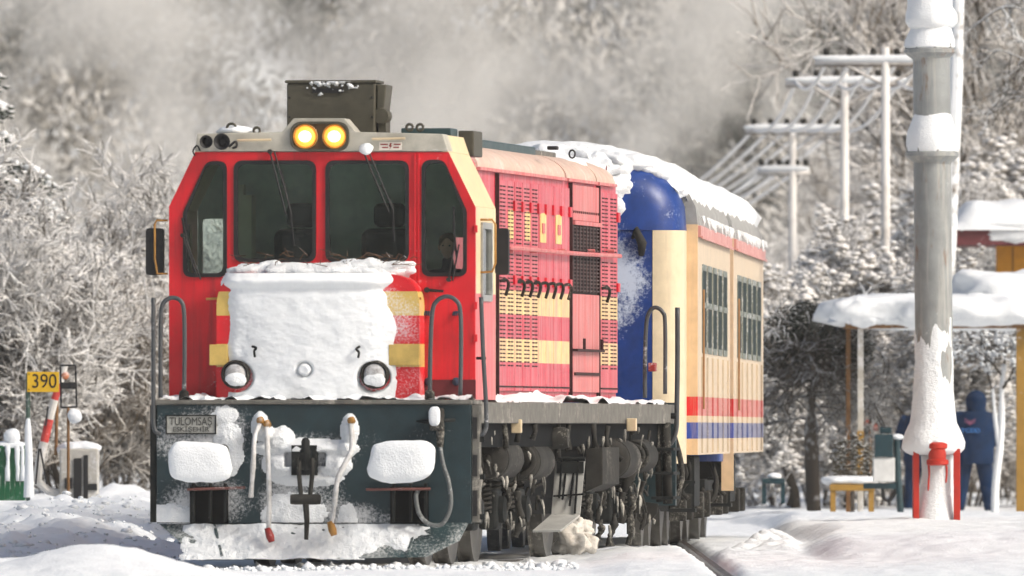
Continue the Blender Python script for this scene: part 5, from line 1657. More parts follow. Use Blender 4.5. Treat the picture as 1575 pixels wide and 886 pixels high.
# station workers
M_NAVY = paint("jacket_navy", (0.004, 0.020, 0.06), 0.85, var=0.3, spec=0.2, frost=0.04, fscale=60, frostcol=(0.2, 0.28, 0.4))
def worker(px, d, z_top_py, z_foot_py, label, emblem, lean):
    rt, q = thing("person", px, z_foot_py, d, label, "person")
    Hh = q(px, z_top_py).z
    k = Hh / 1.78
    J = {'pel': ((0, 0, 0.95), (0.17, 0.13)), 'ab': ((0.0, -0.01, 1.15), (0.175, 0.135)), 'ch': ((lean * 0.5, -0.03, 1.36), (0.20, 0.14)), 'nb': ((lean * 0.8, -0.02, 1.50), 0.085), 'nk': ((lean, 0.0, 1.57), 0.06), 'hd': ((lean * 1.2, 0.02, 1.66), (0.095, 0.11)), 'tp': ((lean * 1.25, 0.02, 1.72), (0.07, 0.085))}
    B = [('pel', 'ab'), ('ab', 'ch'), ('ch', 'nb'), ('nb', 'nk'), ('nk', 'hd'), ('hd', 'tp')]
    for s, sx in (('l', -1), ('r', 1)):
        J['sh' + s] = ((sx * 0.20 + lean * 0.6, -0.02, 1.43), 0.085)
        J['el' + s] = ((sx * 0.27 + lean * 0.3, 0.02, 1.15), 0.068)
        J['wr' + s] = ((sx * 0.19, 0.17, 0.98), 0.045)
        B += [('ch', 'sh' + s), ('sh' + s, 'el' + s), ('el' + s, 'wr' + s)]
        hand_joints(J, B, s, J['wr' + s][0], (-sx * 0.7, 0.35, -0.3), (0, 0, 1))
        J['hp' + s] = ((sx * 0.10, 0, 0.86), 0.12)
        J['kn' + s] = ((sx * 0.11 + (0.03 if sx > 0 else -0.02), 0.02, 0.48), 0.085)
        J['an' + s] = ((sx * 0.12 + (0.05 if sx > 0 else -0.04), 0, 0.10), 0.065)
        J['to' + s] = ((sx * 0.13 + (0.05 if sx > 0 else -0.04), 0.14, 0.045), 0.05)
        B += [('pel', 'hp' + s), ('hp' + s, 'kn' + s), ('kn' + s, 'an' + s), ('an' + s, 'to' + s)]
    J = {n: (tuple(c * k for c in p), (tuple(x * k for x in r) if isinstance(r, tuple) else r * k)) for n, (p, r) in J.items()}
    skin_body("body", J, B, M_NAVY, rt, 'pel')
    rt.scale = (1.30, 1.2, 1.0)
    # hood and jacket skirt
    vs, fs = [], []
    rows = [(1.47, 0.125), (1.53, 0.115), (1.60, 0.122), (1.68, 0.125), (1.74, 0.105), (1.79, 0.06), (1.81, 0.012)]
    n = 18
    for (z, r) in rows:
        for i in range(n):
            t = 2 * math.pi * i / n
            vs.append((lean * 1.2 * k + r * k * math.cos(t) * 0.95, 0.02 * k + r * k * math.sin(t) * 1.1, z * k))
    for j in range(len(rows) - 1):
        for i in range(n):
            fs.append((j * n + i, j * n + (i + 1) % n, (j + 1) * n + (i + 1) % n, (j + 1) * n + i))
    fs.append(tuple(range((len(rows) - 1) * n, len(rows) * n)))
    MB().add(vs, fs).build("hood", M_NAVY, rt, True)
    vs, fs = [], []
    rows = [(0.74, 0.215, 0.165), (0.80, 0.222, 0.17), (0.92, 0.222, 0.172), (1.10, 0.225, 0.172), (1.28, 0.238, 0.178), (1.42, 0.225, 0.155), (1.50, 0.13, 0.12)]
    for (z, rx, ry) in rows:
        for i in range(24):
            t = 2 * math.pi * i / 24
            f = 1 + 0.05 * nz(math.cos(t) * 2, math.sin(t) * 2, z * 5, 3)
            vs.append((lean * (z - 0.7) * 0.9 * k + rx * k * math.cos(t) * f, (-0.015 + ry * math.sin(t) * f) * k, z * k))
    n = 24
    for j in range(len(rows) - 1):
        for i in range(n):
            fs.append((j * n + i, j * n + (i + 1) % n, (j + 1) * n + (i + 1) % n, (j + 1) * n + i))
    MB().add(vs, fs).build("jacket", M_NAVY, rt, True)
    if emblem:
        MR = paint("emblem_pink", (0.20, 0.07, 0.13), 0.7)
        MBl = paint("emblem_blue", (0.05, 0.22, 0.60), 0.7)
        y = -0.205 * k
        cx, cz = lean * 0.55 * k - 0.06, 1.335 * k
        em = MB()
        for sx in (-1, 1):
            for j in range(3):
                em.tube(curve([(cx, y, cz - 0.03 + j * 0.02), (cx + sx * 0.03, y, cz - 0.005 + j * 0.02), (cx + sx * 0.06, y + 0.004, cz + 0.012 + j * 0.024)], 4), 0.0055, 5)
        em.lathe([(0.024, 0.0), (0.024, 0.004)], (cx, y, cz + 0.0), 'y', 14)
        eo = em.build("emblem", MR, rt)
        text_obj("lettering", "TCDD", 0.085, MBl, eo, (cx + 0.005, y - 0.004, cz - 0.115), (R(90), 0, 0), 0.002, 0.21)
    return rt
worker(1498, 235, 603, 792, "standing person in hooded navy jacket with emblem on the back", True, 0.02)
worker(1421, 237, 606, 800, "person in dark hooded coat mostly hidden behind the rusty column", False, 0.0)

# sign seen from behind
sg, q = thing("track_sign", 1258, 735, 262, "small pale signboard on a thin dark post between coach and shelter", "sign")
MB().tube([q(1258, 740), q(1261, 600)], 0.022, 8).build("sign_post", paint("post_teal_dark", (0.02, 0.04, 0.04), 0.6), sg)
p0, p1 = q(1243, 618), q(1282, 586)
bd = MB().box(p0.x, p1.x, -0.03, 0.0, p0.z, p1.z).build("sign_board", paint("board_grey", (0.20, 0.20, 0.17), 0.7, frost=0.2), sg, bev=0.006)
cc = q(1264, 600)
MB().prism([(cc.x - 0.15, cc.z), (cc.x - 0.02, cc.z + 0.05), (cc.x + 0.14, cc.z), (cc.x - 0.02, cc.z - 0.05)], (-0.038, -0.0305), 'y', [[(cc.x - 0.10, cc.z), (cc.x - 0.02, cc.z + 0.025), (cc.x + 0.09, cc.z), (cc.x - 0.02, cc.z - 0.025)]]).build("sign_mark", M_BLK, bd)

# yellow bench rail with snow
bn, q = thing("yellow_bench", 1310, 790, 222, "low yellow bench with snow on it below the shelter posts", "bench")
p0, p1 = q(1276, 755), q(1345, 745)
se = MB().box(p0.x, p1.x, -0.2, 0.2, p0.z, p1.z).build("seat", M_YW, bn, bev=0.01)
MB().blob(((p0.x + p1.x) / 2 - 0.05, 0, p1.z + 0.05), (0.36, 0.2, 0.07), 2.6, 0.2, 4, 28, 14, 3).build("snow_cap", SNOW, se, True)
for px in (1281, 1340):
    for dy in (-0.15, 0.15):
        c = q(px, 790)
        MB().box(c.x - 0.035, c.x + 0.035, dy - 0.03, dy + 0.03, c.z, p0.z - 0.001).build("leg", M_YW, bn)

# teal lineside cabinet with lever post
cb, q = thing("lineside_cabinet", 1362, 800, 218, "white lineside cabinet with dark teal box on top beside the column", "cabinet")
M_TC = paint("cabinet_teal", (0.008, 0.035, 0.045), 0.5, frost=0.08)
p0, p1 = q(1343, 741), q(1376, 704)
MB().box(p0.x, p1.x, -0.15, 0.2, p0.z, p1.z).build("cabinet_body", paint("cabinet_white", (0.62, 0.62, 0.60), 0.6), cb, bev=0.01)
p0, p1 = q(1345, 703), q(1373, 668)
tb = MB().box(p0.x, p1.x, -0.18, 0.2, p0.z, p1.z).build("top_box", M_TC, cb, bev=0.01)
p0, p1 = q(1353, 667), q(1371, 657)
MB().box(p0.x, p1.x, -0.12, 0.12, p0.z + 0.002, p1.z).build("top_cap", M_TC, tb, bev=0.01)
MB().tube([q(1379, 672), q(1381, 730), q(1386, 800)], 0.045, 8).build("lever_post", M_TC, cb)
MB().tube(curve([q(1357, 750), q(1360, 766), q(1368, 770), q(1376, 758), q(1378, 745)], 6), 0.025, 7).build("cable", M_BLK, cb, True)
MB().box(q(1328, 755).x, q(1378, 755).x, -0.06, 0.06, q(1350, 752).z, q(1350, 743).z).build("cross_beam", M_TC, cb)
for (x0, y0_, x1, y1_) in ((1344, 620, 1361, 656), (1348, 640, 1358, 657)):
    MB().tube([q(x0, y0_, 0.1), q(x1, y1_, 0.1)], 0.012, 6).build("lever", M_BLK, cb)
MB().blob(tuple(q(1378, 672)), (0.09, 0.1, 0.04), 2, 0.2, 4, 18, 10).build("snow_cap", SNOW, cb, True)

# crossing lamp pair
wl2, q = thing("warning_lamp", 1340, 780, 228, "pair of faded red round lamps on a bracket left of the cabinet", "lamp")
MB().tube([q(1338, 790), q(1338, 640)], 0.02, 8).build("lamp_post", M_WOOD, wl2)
MB().box(q(1290, 655).x, q(1322, 655).x, -0.02, 0.0, q(1290, 655).z, q(1290, 646).z).build("lamp_board", paint("board_pale", (0.5, 0.46, 0.42), 0.7, frost=0.2), wl2)
MB().box(q(1318, 652).x, q(1342, 652).x, 0.001, 0.02, q(1290, 653).z, q(1290, 648).z).build("lamp_arm", M_WOOD, wl2)
for (px, py) in ((1334, 650), (1347, 657)):
    c = q(px, py)
    lm = MB().lathe([(0.07, 0.08), (0.085, 0.0), (0.085, -0.05), (0.07, -0.05), (0.06, 0.0)], tuple(c), 'y', 18).build("lamp_hood", M_PALE, wl2, True, ang=40)
    MB().lathe([(0.07, 0.0), (0.045, -0.03), (0.01, -0.04)], tuple(c), 'y', 16).build("lens", paint("lamp_pink", (0.45, 0.14, 0.11), 0.4, frost=0.3), lm, True)

# low dark trestle in the snow right of the coach
tr, q = thing("dark_trestle", 1190, 765, 205, "small dark trestle half buried in snow right of the coaches", "trestle")
p0, p1 = q(1172, 744), q(1207, 736)
MB().box(p0.x, p1.x, -0.15, 0.15, p0.z, p1.z).build("top_bar", M_TC, tr, bev=0.008)
for px in (1175, 1204):
    c = q(px, 775)
    MB().box(c.x - 0.025, c.x + 0.025, -0.1, 0.1, c.z, p0.z - 0.001).build("leg", M_TC, tr)
MB().blob(tuple(q(1189, 733)), (0.09, 0.1, 0.05), 2, 0.2, 4, 18, 10).build("snow_cap", SNOW, tr, True)

# ------------------------------------------------------------------ telegraph line
M_FPOLE = snow_on("frosted_pole", (0.22, 0.19, 0.16), snow=(0.72, 0.70, 0.67), lo=-0.7, hi=0.25, nscale=5)
ends = {}
def tele(px, top, d, arms, label):
    rt, q = thing("telegraph_pole", px, 700, d, label, "pole", "telegraph poles right of the train")
    MB().tube([q(px, 720), q(px, top)], [0.085, 0.065], 10).build("pole_shaft", M_FPOLE, rt, True)
    for (y, a, b) in arms:
        p0, p1 = q(a, y), q(b, y)
        ar = MB().tube([p0, p1], 0.05, 8).build("crossarm", M_FPOLE, rt, True)
        MB().blob(((p0.x + p1.x) / 2, 0, p0.z + 0.08), ((p1.x - p0.x) / 2, 0.08, 0.06), 3, 0.12, 2, 40, 10, y).build("snow_cap", SNOW, ar, True)
        for i in range(6):
            x = p0.x + (p1.x - p0.x) * (i + 0.5) / 6
            MB().lathe([(0.02, 0.0), (0.05, 0.04), (0.05, 0.10), (0.03, 0.13)], (x, 0, p0.z + 0.11), 'z', 8).build("insulator", M_FROST, ar, True)
            ends.setdefault(px, []).append(at(a + (b - a) * (i + 0.5) / 6, y - 4, d))
        for sx in (-1, 1):
            MB().tube([q(px, y + 34), ((p0.x * (sx < 0) + p1.x * (sx > 0)) * 0.6 + q(px, 0).x * 0.4, -0.02, p0.z)], 0.022, 6).build("brace", M_FPOLE, rt)
tele(1362, 72, 250, [(98, 1253, 1470)], "nearest telegraph pole with a snow-laden crossarm, left of the column top")
tele(1299, 112, 264, [(130, 1208, 1398)], "middle telegraph pole with a snow-laden crossarm behind the nearest one")
tele(1219, 190, 284, [(203, 1147, 1300), (266, 1165, 1246)], "far telegraph pole with two crossarms above the coach roof")
M_WIRE = paint("wire_rimed", (0.82, 0.81, 0.79), 0.8, var=0.05)
def wire(a, b, sag, label, i):
    pts = [a.lerp(b, t / 14) - Vector((0, 0, sag * 4 * (t / 14) * (1 - t / 14))) for t in range(15)]
    o = MB().tube(pts, 0.032, 5).build("telegraph_wire", M_WIRE, None, True)
    tag(o, label, "wire", "rimed telegraph wires")
NTH = ("first", "second", "third", "fourth", "fifth", "sixth")
for i in range(6):
    wire(ends[1362][i], ends[1299][i], 0.25, NTH[i] + " rimed wire from the left between the two nearer telegraph poles", i)
    wire(ends[1299][i], ends[1219][i], 0.3, NTH[i] + " rimed wire from the left between middle and far telegraph pole", i)
for i in range(6):
    wire(ends[1219][i], at(1010 + i * 12, 310 + i * 4, 470), 0.25, NTH[i] + " rimed wire sloping from the far pole's upper arm behind the coach", i)
for i in range(3):
    wire(ends[1219][6 + i * 2], at(1030 + i * 14, 345 + i * 3, 470), 0.2, NTH[i] + " rimed wire sloping from the far pole's lower arm behind the coach", i)

# ------------------------------------------------------------------ left of the train
ks, q = thing("kilometre_sign", 44, 762, 189, "yellow kilometre sign reading 390 on a snow-crusted post", "sign")
MB().tube([q(43, 780), q(43, 574)], 0.026, 8).build("sign_post", paint("post_green_dark", (0.05, 0.09, 0.07), 0.6, frost=0.3), ks)
pole("snow_crust", [(642, 40, 46), (655, 38, 48), (680, 38, 49), (700, 39, 50), (730, 38, 51), (765, 36, 53)], SNOW, ks, 16, q=lambda x, y, dd=0: q(x, y) + Vector((0, -0.0, 0)), noise=0.15)
p0, p1 = q(42, 603), q(91, 572)
sb_ = MB().box(p0.x, p1.x, -0.05, -0.03, p0.z, p1.z).build("sign_plate", paint("sign_yellow", (0.70, 0.42, 0.015), 0.45, var=0.08), ks, bev=0.003)
text_obj("lettering", "390", 0.235, paint("sign_black", (0.01, 0.01, 0.01), 0.5), sb_, ((p0.x + p1.x) / 2 + 0.012, -0.0525, (p0.z + p1.z) / 2 + 0.002), (R(90), 0, 0), 0.002, 0.285)
for dz in (0.03, -0.03):
    MB().lathe([(0.008, 0.0), (0.006, -0.006)], (p0.x + 0.02, -0.05, (p0.z + p1.z) / 2 + dz * 3), 'y', 8).build("rivet", M_GRIME, sb_)

# barrier arm and its drive
br, q = thing("crossing_barrier", 120, 775, 195, "raised level crossing barrier with red and white arm behind the kilometre sign", "barrier")
M_WHT = paint("barrier_white", (0.62, 0.60, 0.56), 0.6, frost=0.3)
p0, p1 = q(92, 790), q(152, 690)
bx_ = MB().box(p0.x, p1.x, -0.15, 0.25, p0.z, p1.z).build("drive_housing", paint("housing_pale", (0.42, 0.40, 0.36), 0.7, frost=0.5), br, bev=0.03, seg=3)
for (a, b, y0_, y1_) in ((114, 126, 705, 772), (129, 136, 700, 770), (100, 112, 735, 752), (136, 150, 744, 754)):
    c0, c1 = q(a, y1_), q(b, y0_)
    MB().box(c0.x, c1.x, -0.175, -0.151, c0.z, c1.z).build("vent", M_BLK, bx_, bev=0.006)
MB().blob(tuple(q(122, 690, 0.05)), (0.25, 0.2, 0.09), 2.4, 0.2, 4, 28, 14, 3).build("snow_cap", SNOW, bx_, True)
arm = [(57, 740), (63, 700), (68, 680), (76, 645), (84, 615), (92, 590), (100, 560)]
cols = [M_WHT, M_WHT, M_REDC, M_WHT, M_REDC, M_WHT]
M_BRED = paint("barrier_red", (0.52, 0.05, 0.04), 0.5, frost=0.2)
for i in range(6):
    a, b = q(*arm[i]), q(*arm[i + 1])
    MB().tube([a, b], 0.058 - i * 0.003, 10).build("arm_section", M_BRED if i in (2, 4) else M_WHT, br)
for (x0, y0_, x1, y1_) in ((60, 690, 55, 745), (62, 690, 72, 745), (70, 655, 74, 625)):
    MB().tube([q(x0, y0_, -0.1), q(x1, y1_, -0.1)], 0.012, 6).build("stay", M_BLK, br)
MB().tube([q(57, 740), q(75, 755), q(95, 760)], 0.05, 8).build("pivot_arm", M_WHT, br)
MB().tube([q(86, 700, 0.1), q(88, 600, 0.1)], 0.02, 8).build("stay_post", M_WOOD, br)

# framed signal lamp beside the sign
sl_, q = thing("signal_frame", 106, 775, 192, "black wire frame holding a small lamp right of the kilometre sign", "signal")
fr_ = MB()
cs_ = [q(93, 562), q(116, 562), q(118, 626), q(94, 627)]
for i in range(4):
    fr_.tube([cs_[i], cs_[(i + 1) % 4]], 0.012, 6)
fr_.build("frame", M_BLK, sl_)
c0, c1 = q(94, 598), q(116, 588)
MB().box(c0.x, c1.x, -0.04, 0.04, c0.z, c1.z).build("lamp_body", M_BLK, sl_, bev=0.008)
MB().blob(tuple(q(100, 578)), (0.045, 0.03, 0.05), 2, 0.1, 4, 16, 10).build("lamp_lens", paint("lamp_orange", (0.6, 0.22, 0.10), 0.4, frost=0.35), sl_, True)
MB().tube([q(105, 627), q(105, 790)], 0.018, 8).build("post", M_WOOD, sl_)
MB().blob(tuple(q(113, 640)), (0.09, 0.08, 0.09), 2, 0.15, 4, 20, 14).build("snow_ball", SNOW, sl_, True)

# street lamp with snow on its head
lp_, q = thing("street_lamp", 70, 700, 230, "slender lamp post with a mushroom of snow on its head, far left", "lamp post")
MB().tube([q(80, 720), q(73, 560), q(67, 432)], [0.035, 0.03, 0.025], 8).build("post", M_PALE, lp_, True)
hd_ = MB().lathe([(0.05, -0.10), (0.16, -0.02), (0.18, 0.02), (0.05, 0.05)], tuple(q(66, 432)), 'z', 16).build("lamp_head", M_PALE, lp_, True)
MB().blob(tuple(q(66, 425)), (0.23, 0.2, 0.10), 2.3, 0.18, 4, 26, 14, 6).build("snow_cap", SNOW, hd_, True)

# green waste bin with snow
gb, q = thing("green_bin", 18, 765, 191, "green slatted bin streaked with snow at the left edge", "bin")
M_GRN = paint("bin_green", (0.01, 0.10, 0.04), 0.5, var=0.2, frost=0.32, fscale=9)
for i in range(7):
    c0, c1 = q(-14 + i * 7.6, 770), q(-8 + i * 7.6, 688)
    MB().box(c0.x, c1.x, -0.02, 0.02, c0.z, c1.z).build("slat", M_GRN, gb, bev=0.004)
    MB().box(c0.x, c1.x, 0.4, 0.44, c0.z, c1.z).build("slat", M_GRN, gb, bev=0.004)
c0, c1 = q(-14, 690), q(41, 686)
MB().box(c0.x, c1.x, -0.03, 0.45, c0.z, c1.z + 0.005).build("rim", M_GRN, gb)
MB().blob(((c0.x + c1.x) / 2, 0.2, c1.z), (0.22, 0.25, 0.06), 2.6, 0.2, 4, 28, 14, 3).build("snow_cap", SNOW, gb, True)
MB().blob(tuple(q(18, 672, 0.1)), (0.10, 0.1, 0.10), 2.2, 0.15, 4, 20, 14, 3).build("snow_ball", SNOW, gb, True)
sr = random.Random(2)
for px in (12, 27, 34):
    lumpy_r = [0.02 + 0.012 * sr.random() for _ in range(7)]
    MB().tube([q(px + sr.uniform(-1, 1), 686 + j * 9, -0.04) for j in range(7)], lumpy_r, 7).build("snow_streak", SNOW, gb, True)

# ------------------------------------------------------------------ trees
def grow(seed, height, r0, style):
    """segments of a branching tree: arrays p0, p1, ra, rb, level"""
    rg = random.Random(seed)
    segs = []
    def branch(p, d, length, r, lvl):
        n = {0: 7, 1: 5, 2: 4, 3: 3, 4: 2}.get(lvl, 2)
        if style == 'shrub' and lvl == 0: n = 4
        sl = length / n
        kids = []
        cur, dr = p.copy(), d.copy()
        for i in range(n):
            wob = 0.10 if lvl == 0 else 0.22
            dr = (dr + Vector((rg.gauss(0, wob), rg.gauss(0, wob), rg.gauss(0, wob) + (0.05 if style != 'laden' else (-0.10 if lvl > 1 else 0.02))))).normalized()
            nx = cur + dr * sl
            ra = r * (1 - i / n * 0.65); rb = r * (1 - (i + 1) / n * 0.65)
            segs.append((cur.copy(), nx.copy(), ra, rb, lvl))
            t = (i + 1) / n
            kids.append((nx.copy(), dr.copy(), t, rb))
            cur = nx
        if lvl >= MAXL: return
        cnt = {0: 3, 1: 3, 2: 3, 3: 2}[lvl] if style != 'shrub' else {0: 2, 1: 3, 2: 3, 3: 2}[lvl]
        for (kp, kd, t, kr) in kids:
            if lvl == 0 and t < (0.28 if style != 'shrub' else 0.0): continue
            for c in range(cnt):
                ax = kd.orthogonal().normalized()
                ax.rotate(Matrix.Rotation(rg.uniform(0, 2 * math.pi), 3, kd))
                an = rg.uniform(0.5, 1.05) if lvl < 2 else rg.uniform(0.4, 1.2)
                nd = (kd * math.cos(an) + ax * math.sin(an)).normalized()
                if style == 'tree' and lvl < 2: nd.z += 0.15
                if style == 'laden': nd.z -= 0.1 * lvl
                nd.normalize()
                ln = length * (0.55 if lvl == 0 else 0.52) * rg.uniform(0.65, 1.15) * (1.15 - 0.55 * t if lvl == 0 else 1)
                branch(kp, nd, ln, max(kr * 0.6, 0.007), lvl + 1)
    if style == 'shrub':
        for i in range(9):
            a = rg.uniform(0, 6.28); rr_ = rg.uniform(0, 0.5)
            branch(Vector((math.cos(a) * rr_, math.sin(a) * rr_, -0.1)), Vector((math.cos(a) * 0.35, math.sin(a) * 0.35, 1)).normalized(), height * rg.uniform(0.5, 0.8), r0, 0)
    else:
        branch(Vector((0, 0, -0.3)), Vector((0, 0, 1)), height * 0.85, r0, 0)
    return segs

def seg_mesh(segs, rmin, nside=3):
    p0 = np.array([s[0] for s in segs]); p1 = np.array([s[1] for s in segs])
    ra = np.maximum(np.array([s[2] for s in segs]), rmin); rb = np.maximum(np.array([s[3] for s in segs]), rmin * 0.8)
    d = p1 - p0
    d /= np.maximum(np.linalg.norm(d, axis=1, keepdims=True), 1e-9)
    ref = np.where(np.abs(d[:, 2:3]) < 0.9, np.array([[0, 0, 1.0]]), np.array([[1.0, 0, 0]]))
    u = np.cross(d, ref); u /= np.linalg.norm(u, axis=1, keepdims=True)
    w = np.cross(d, u)
    vs = []
    for k in range(nside):
        a = 2 * math.pi * k / nside + 0.5
        o = u * math.cos(a) + w * math.sin(a)
        vs.append(p0 + o * ra[:, None]); vs.append(p1 + o * rb[:, None])
    V = np.stack(vs, 1).reshape(-1, 3)
    b = (np.arange(len(segs)) * nside * 2)[:, None]
    F = []
    for k in range(nside):
        j = (k + 1) % nside
        F.append(np.concatenate([b + 2 * k, b + 2 * j, b + 2 * j + 1, b + 2 * k + 1], 1))
    return V, np.stack(F, 1).reshape(-1, 4)

OCT = np.array([[1, 0, 0], [-1, 0, 0], [0, 1, 0], [0, -1, 0], [0, 0, 1], [0, 0, -1]], float)
OCTF = np.array([[0, 2, 4], [2, 1, 4], [1, 3, 4], [3, 0, 4], [2, 0, 5], [1, 2, 5], [3, 1, 5], [0, 3, 5]])
# octahedron with split faces: rounder
def clump_mesh(pos, size, rng, flat=0.6):
    n = len(pos)
    base = np.concatenate([OCT, np.array([[.6, .6, .5], [-.6, .6, .5], [-.6, -.6, .5], [.6, -.6, .5]])])
    fc = np.array([[0, 6, 9], [6, 0, 2], [2, 7, 6], [7, 2, 1], [1, 8, 7], [8, 1, 3], [3, 9, 8], [9, 3, 0], [6, 7, 4], [7, 8, 4], [8, 9, 4], [9, 6, 4], [2, 0, 5], [1, 2, 5], [3, 1, 5], [0, 3, 5]])
    jit = 1 + rng.uniform(-0.35, 0.35, (n, len(base), 1))
    sc = size[:, None, None] * np.stack([np.ones(n), np.ones(n), np.full(n, flat)], 1)[:, None, :]
    V = pos[:, None, :] + base[None] * jit * sc
    F = fc[None] + (np.arange(n) * len(base))[:, None, None]
    return V.reshape(-1, 3), F.reshape(-1, 3)

FROST1 = snow_on("rimed_twig", (0.11, 0.095, 0.078), snow=(0.86, 0.85, 0.83), lo=-0.6, hi=0.2, nscale=3)
FROST2 = snow_on("rimed_twig_brown", (0.12, 0.09, 0.058), snow=(0.80, 0.78, 0.75), lo=-0.4, hi=0.45, nscale=3)
BARK = snow_on("bark_snowy", (0.07, 0.06, 0.05), lo=0.1, hi=0.7)
EVERG = snow_on("evergreen_snowy", (0.035, 0.05, 0.035), snow=(0.82, 0.82, 0.82), lo=0.0, hi=0.45, nscale=5)
CLUMP = snow_on("snow_clump", (0.34, 0.31, 0.27), snow=(0.84, 0.83, 0.81), lo=-0.7, hi=0.1, nscale=4)
NPR = np.random.RandomState(3)
PROTO = {}
def proto(key, seed, height, r0, style, rmin, clump=0.0, csize=0.06, mat=None, maxl=3):
    global MAXL
    MAXL = maxl
    sg_ = grow(seed, height, r0, style)
    lo = [s for s in sg_ if s[4] <= (0 if style == 'shrub' else 1)]
    hi = [s for s in sg_ if s[4] > (0 if style == 'shrub' else 1)]
    tv, tf = seg_mesh(lo, 0.02, 6)
    cv, cf_ = seg_mesh(hi, rmin, 3)
    tm = np_mesh(key + "_trunk", tv, tf, BARK)
    cm = np_mesh(key + "_crown", cv, cf_, mat or FROST1)
    km = None
    if clump > 0:
        mid = np.array([(s[0] + s[1]) / 2 for s in hi])
        sel = NPR.rand(len(mid)) < clump
        pos = mid[sel] + NPR.normal(0, 0.03, (sel.sum(), 3)) + np.array([0, 0, csize * 0.3])
        v_, f_ = clump_mesh(pos, csize * NPR.uniform(0.5, 1.5, len(pos)), NPR)
        km = np_mesh(key + "_snow", v_, f_, CLUMP, True)
    PROTO[key] = (tm, cm, km, hi)

def put(key, name, x, d, sc, rz, label, cat, group=None, zoff=0.0, sz=None):
    tm, cm, km, _ = PROTO[key]
    o = empty(name, (x, d - CAMD, gz1(x, d) + zoff), rz, label=label, cat=cat, group=group)
    o.scale = (sc, sc, sz or sc)
    for nm, me in (("trunk", tm), ("crown", cm), ("snow_load", km)):
        if me is None: continue
        c = bpy.data.objects.new(nm, me)
        COL.objects.link(c)
        c.parent = o
        if nm == "snow_load": c['kind'] = 'stuff'
    return o

proto("rimeA", 1, 7.5, 0.13, 'tree', 0.012, 0.06, 0.04)
proto("rimeB", 2, 8.5, 0.15, 'tree', 0.012, 0.06, 0.04, FROST2)
proto("shrubA", 3, 4.2, 0.03, 'shrub', 0.009, 0.03, 0.03)
proto("shrubB", 4, 3.6, 0.03, 'shrub', 0.009, 0.05, 0.03, FROST2)
proto("ladenA", 5, 6.0, 0.14, 'laden', 0.012, 0.75, 0.085)
proto("ladenB", 6, 5.0, 0.12, 'laden', 0.012, 0.75, 0.085)

def px_x(px, d): return (px - 787.5) / FPX * d
# left thicket
lf = [("shrubA", 20, 222, 1.10, 0.3, "frosted thicket shrub at the left edge behind the green bin"),
      ("shrubB", 110, 226, 1.05, 1.7, "frosted shrub right behind the black signal frame"),
      ("shrubA", 190, 232, 1.10, 2.9, "frosted shrub beside the locomotive's left mirror"),
      ("shrubB", 240, 228, 0.85, 4.0, "low frosted shrub against the locomotive's left corner"),
      ("rimeA", 60, 262, 0.52, 0.9, "rimed tree behind the snow-capped lamp post"),
      ("rimeB", 165, 270, 0.5, 2.1, "rimed tree between lamp post and locomotive cab"),
      ("rimeA", 250, 285, 0.48, 3.5, "rimed tree rising behind the locomotive's left cab edge"),
      ("rimeB", -20, 275, 0.62, 5.0, "rimed tree cut by the left edge of the picture")]
for (kk, px, d, sc, rz, lb) in lf:
    put(kk, "rimed_shrub" if 'shrub' in kk else "rimed_tree", px_x(px, d), d, sc, rz, lb, "shrub" if 'shrub' in kk else "tree", "frosted growth left of the train")
# right thicket
rt_ = [("ladenA", 1225, 243, 0.62, 0.4, "snow-laden tree just right of the second coach"),
       ("ladenB", 1300, 246, 0.72, 1.9, "snow-laden tree behind the small signboard"),
       ("ladenA", 1385, 242, 0.62, 3.2, "snow-laden tree behind the shelter's left end"),
       ("ladenB", 1500, 275, 1.0, 4.4, "snow-laden tree behind the orange kiosk roof"),
       ("ladenA", 1570, 280, 1.0, 5.2, "snow-laden tree at the right edge above the kiosk"),
       ("shrubA", 1345, 248, 1.0, 0.7, "tall frosted shrub in front of the nearest telegraph pole"),
       ("shrubB", 1265, 254, 0.95, 2.7, "tall frosted shrub left of the nearest telegraph pole"),
       ("shrubA", 1190, 256, 0.85, 4.7, "frosted shrub close to the second coach's far corner"),
       ("shrubB", 1480, 262, 1.05, 5.7, "frosted shrub behind the worker in navy"),
       ("shrubA", 1555, 268, 1.2, 1.1, "tall frosted shrub at the right edge behind the shelter"),
       ("rimeA", 1190, 330, 0.62, 0.2, "pale rimed tree above the coach's far end"),
       ("rimeB", 1290, 345, 0.75, 2.2, "pale rimed tree behind the middle telegraph pole"),
       ("rimeA", 1420, 320, 0.95, 1.2, "tall rimed tree behind the top of the rusty column"),
       ("rimeB", 1540, 290, 1.20, 4.2, "tall rimed tree in the upper right corner")]
for (kk, px, d, sc, rz, lb) in rt_:
    put(kk, "snowy_tree" if 'laden' in kk else ("rimed_shrub" if 'shrub' in kk else "rimed_tree"), px_x(px, d), d, sc, rz, lb, "shrub" if 'shrub' in kk else "tree", "snowy trees right of the train")

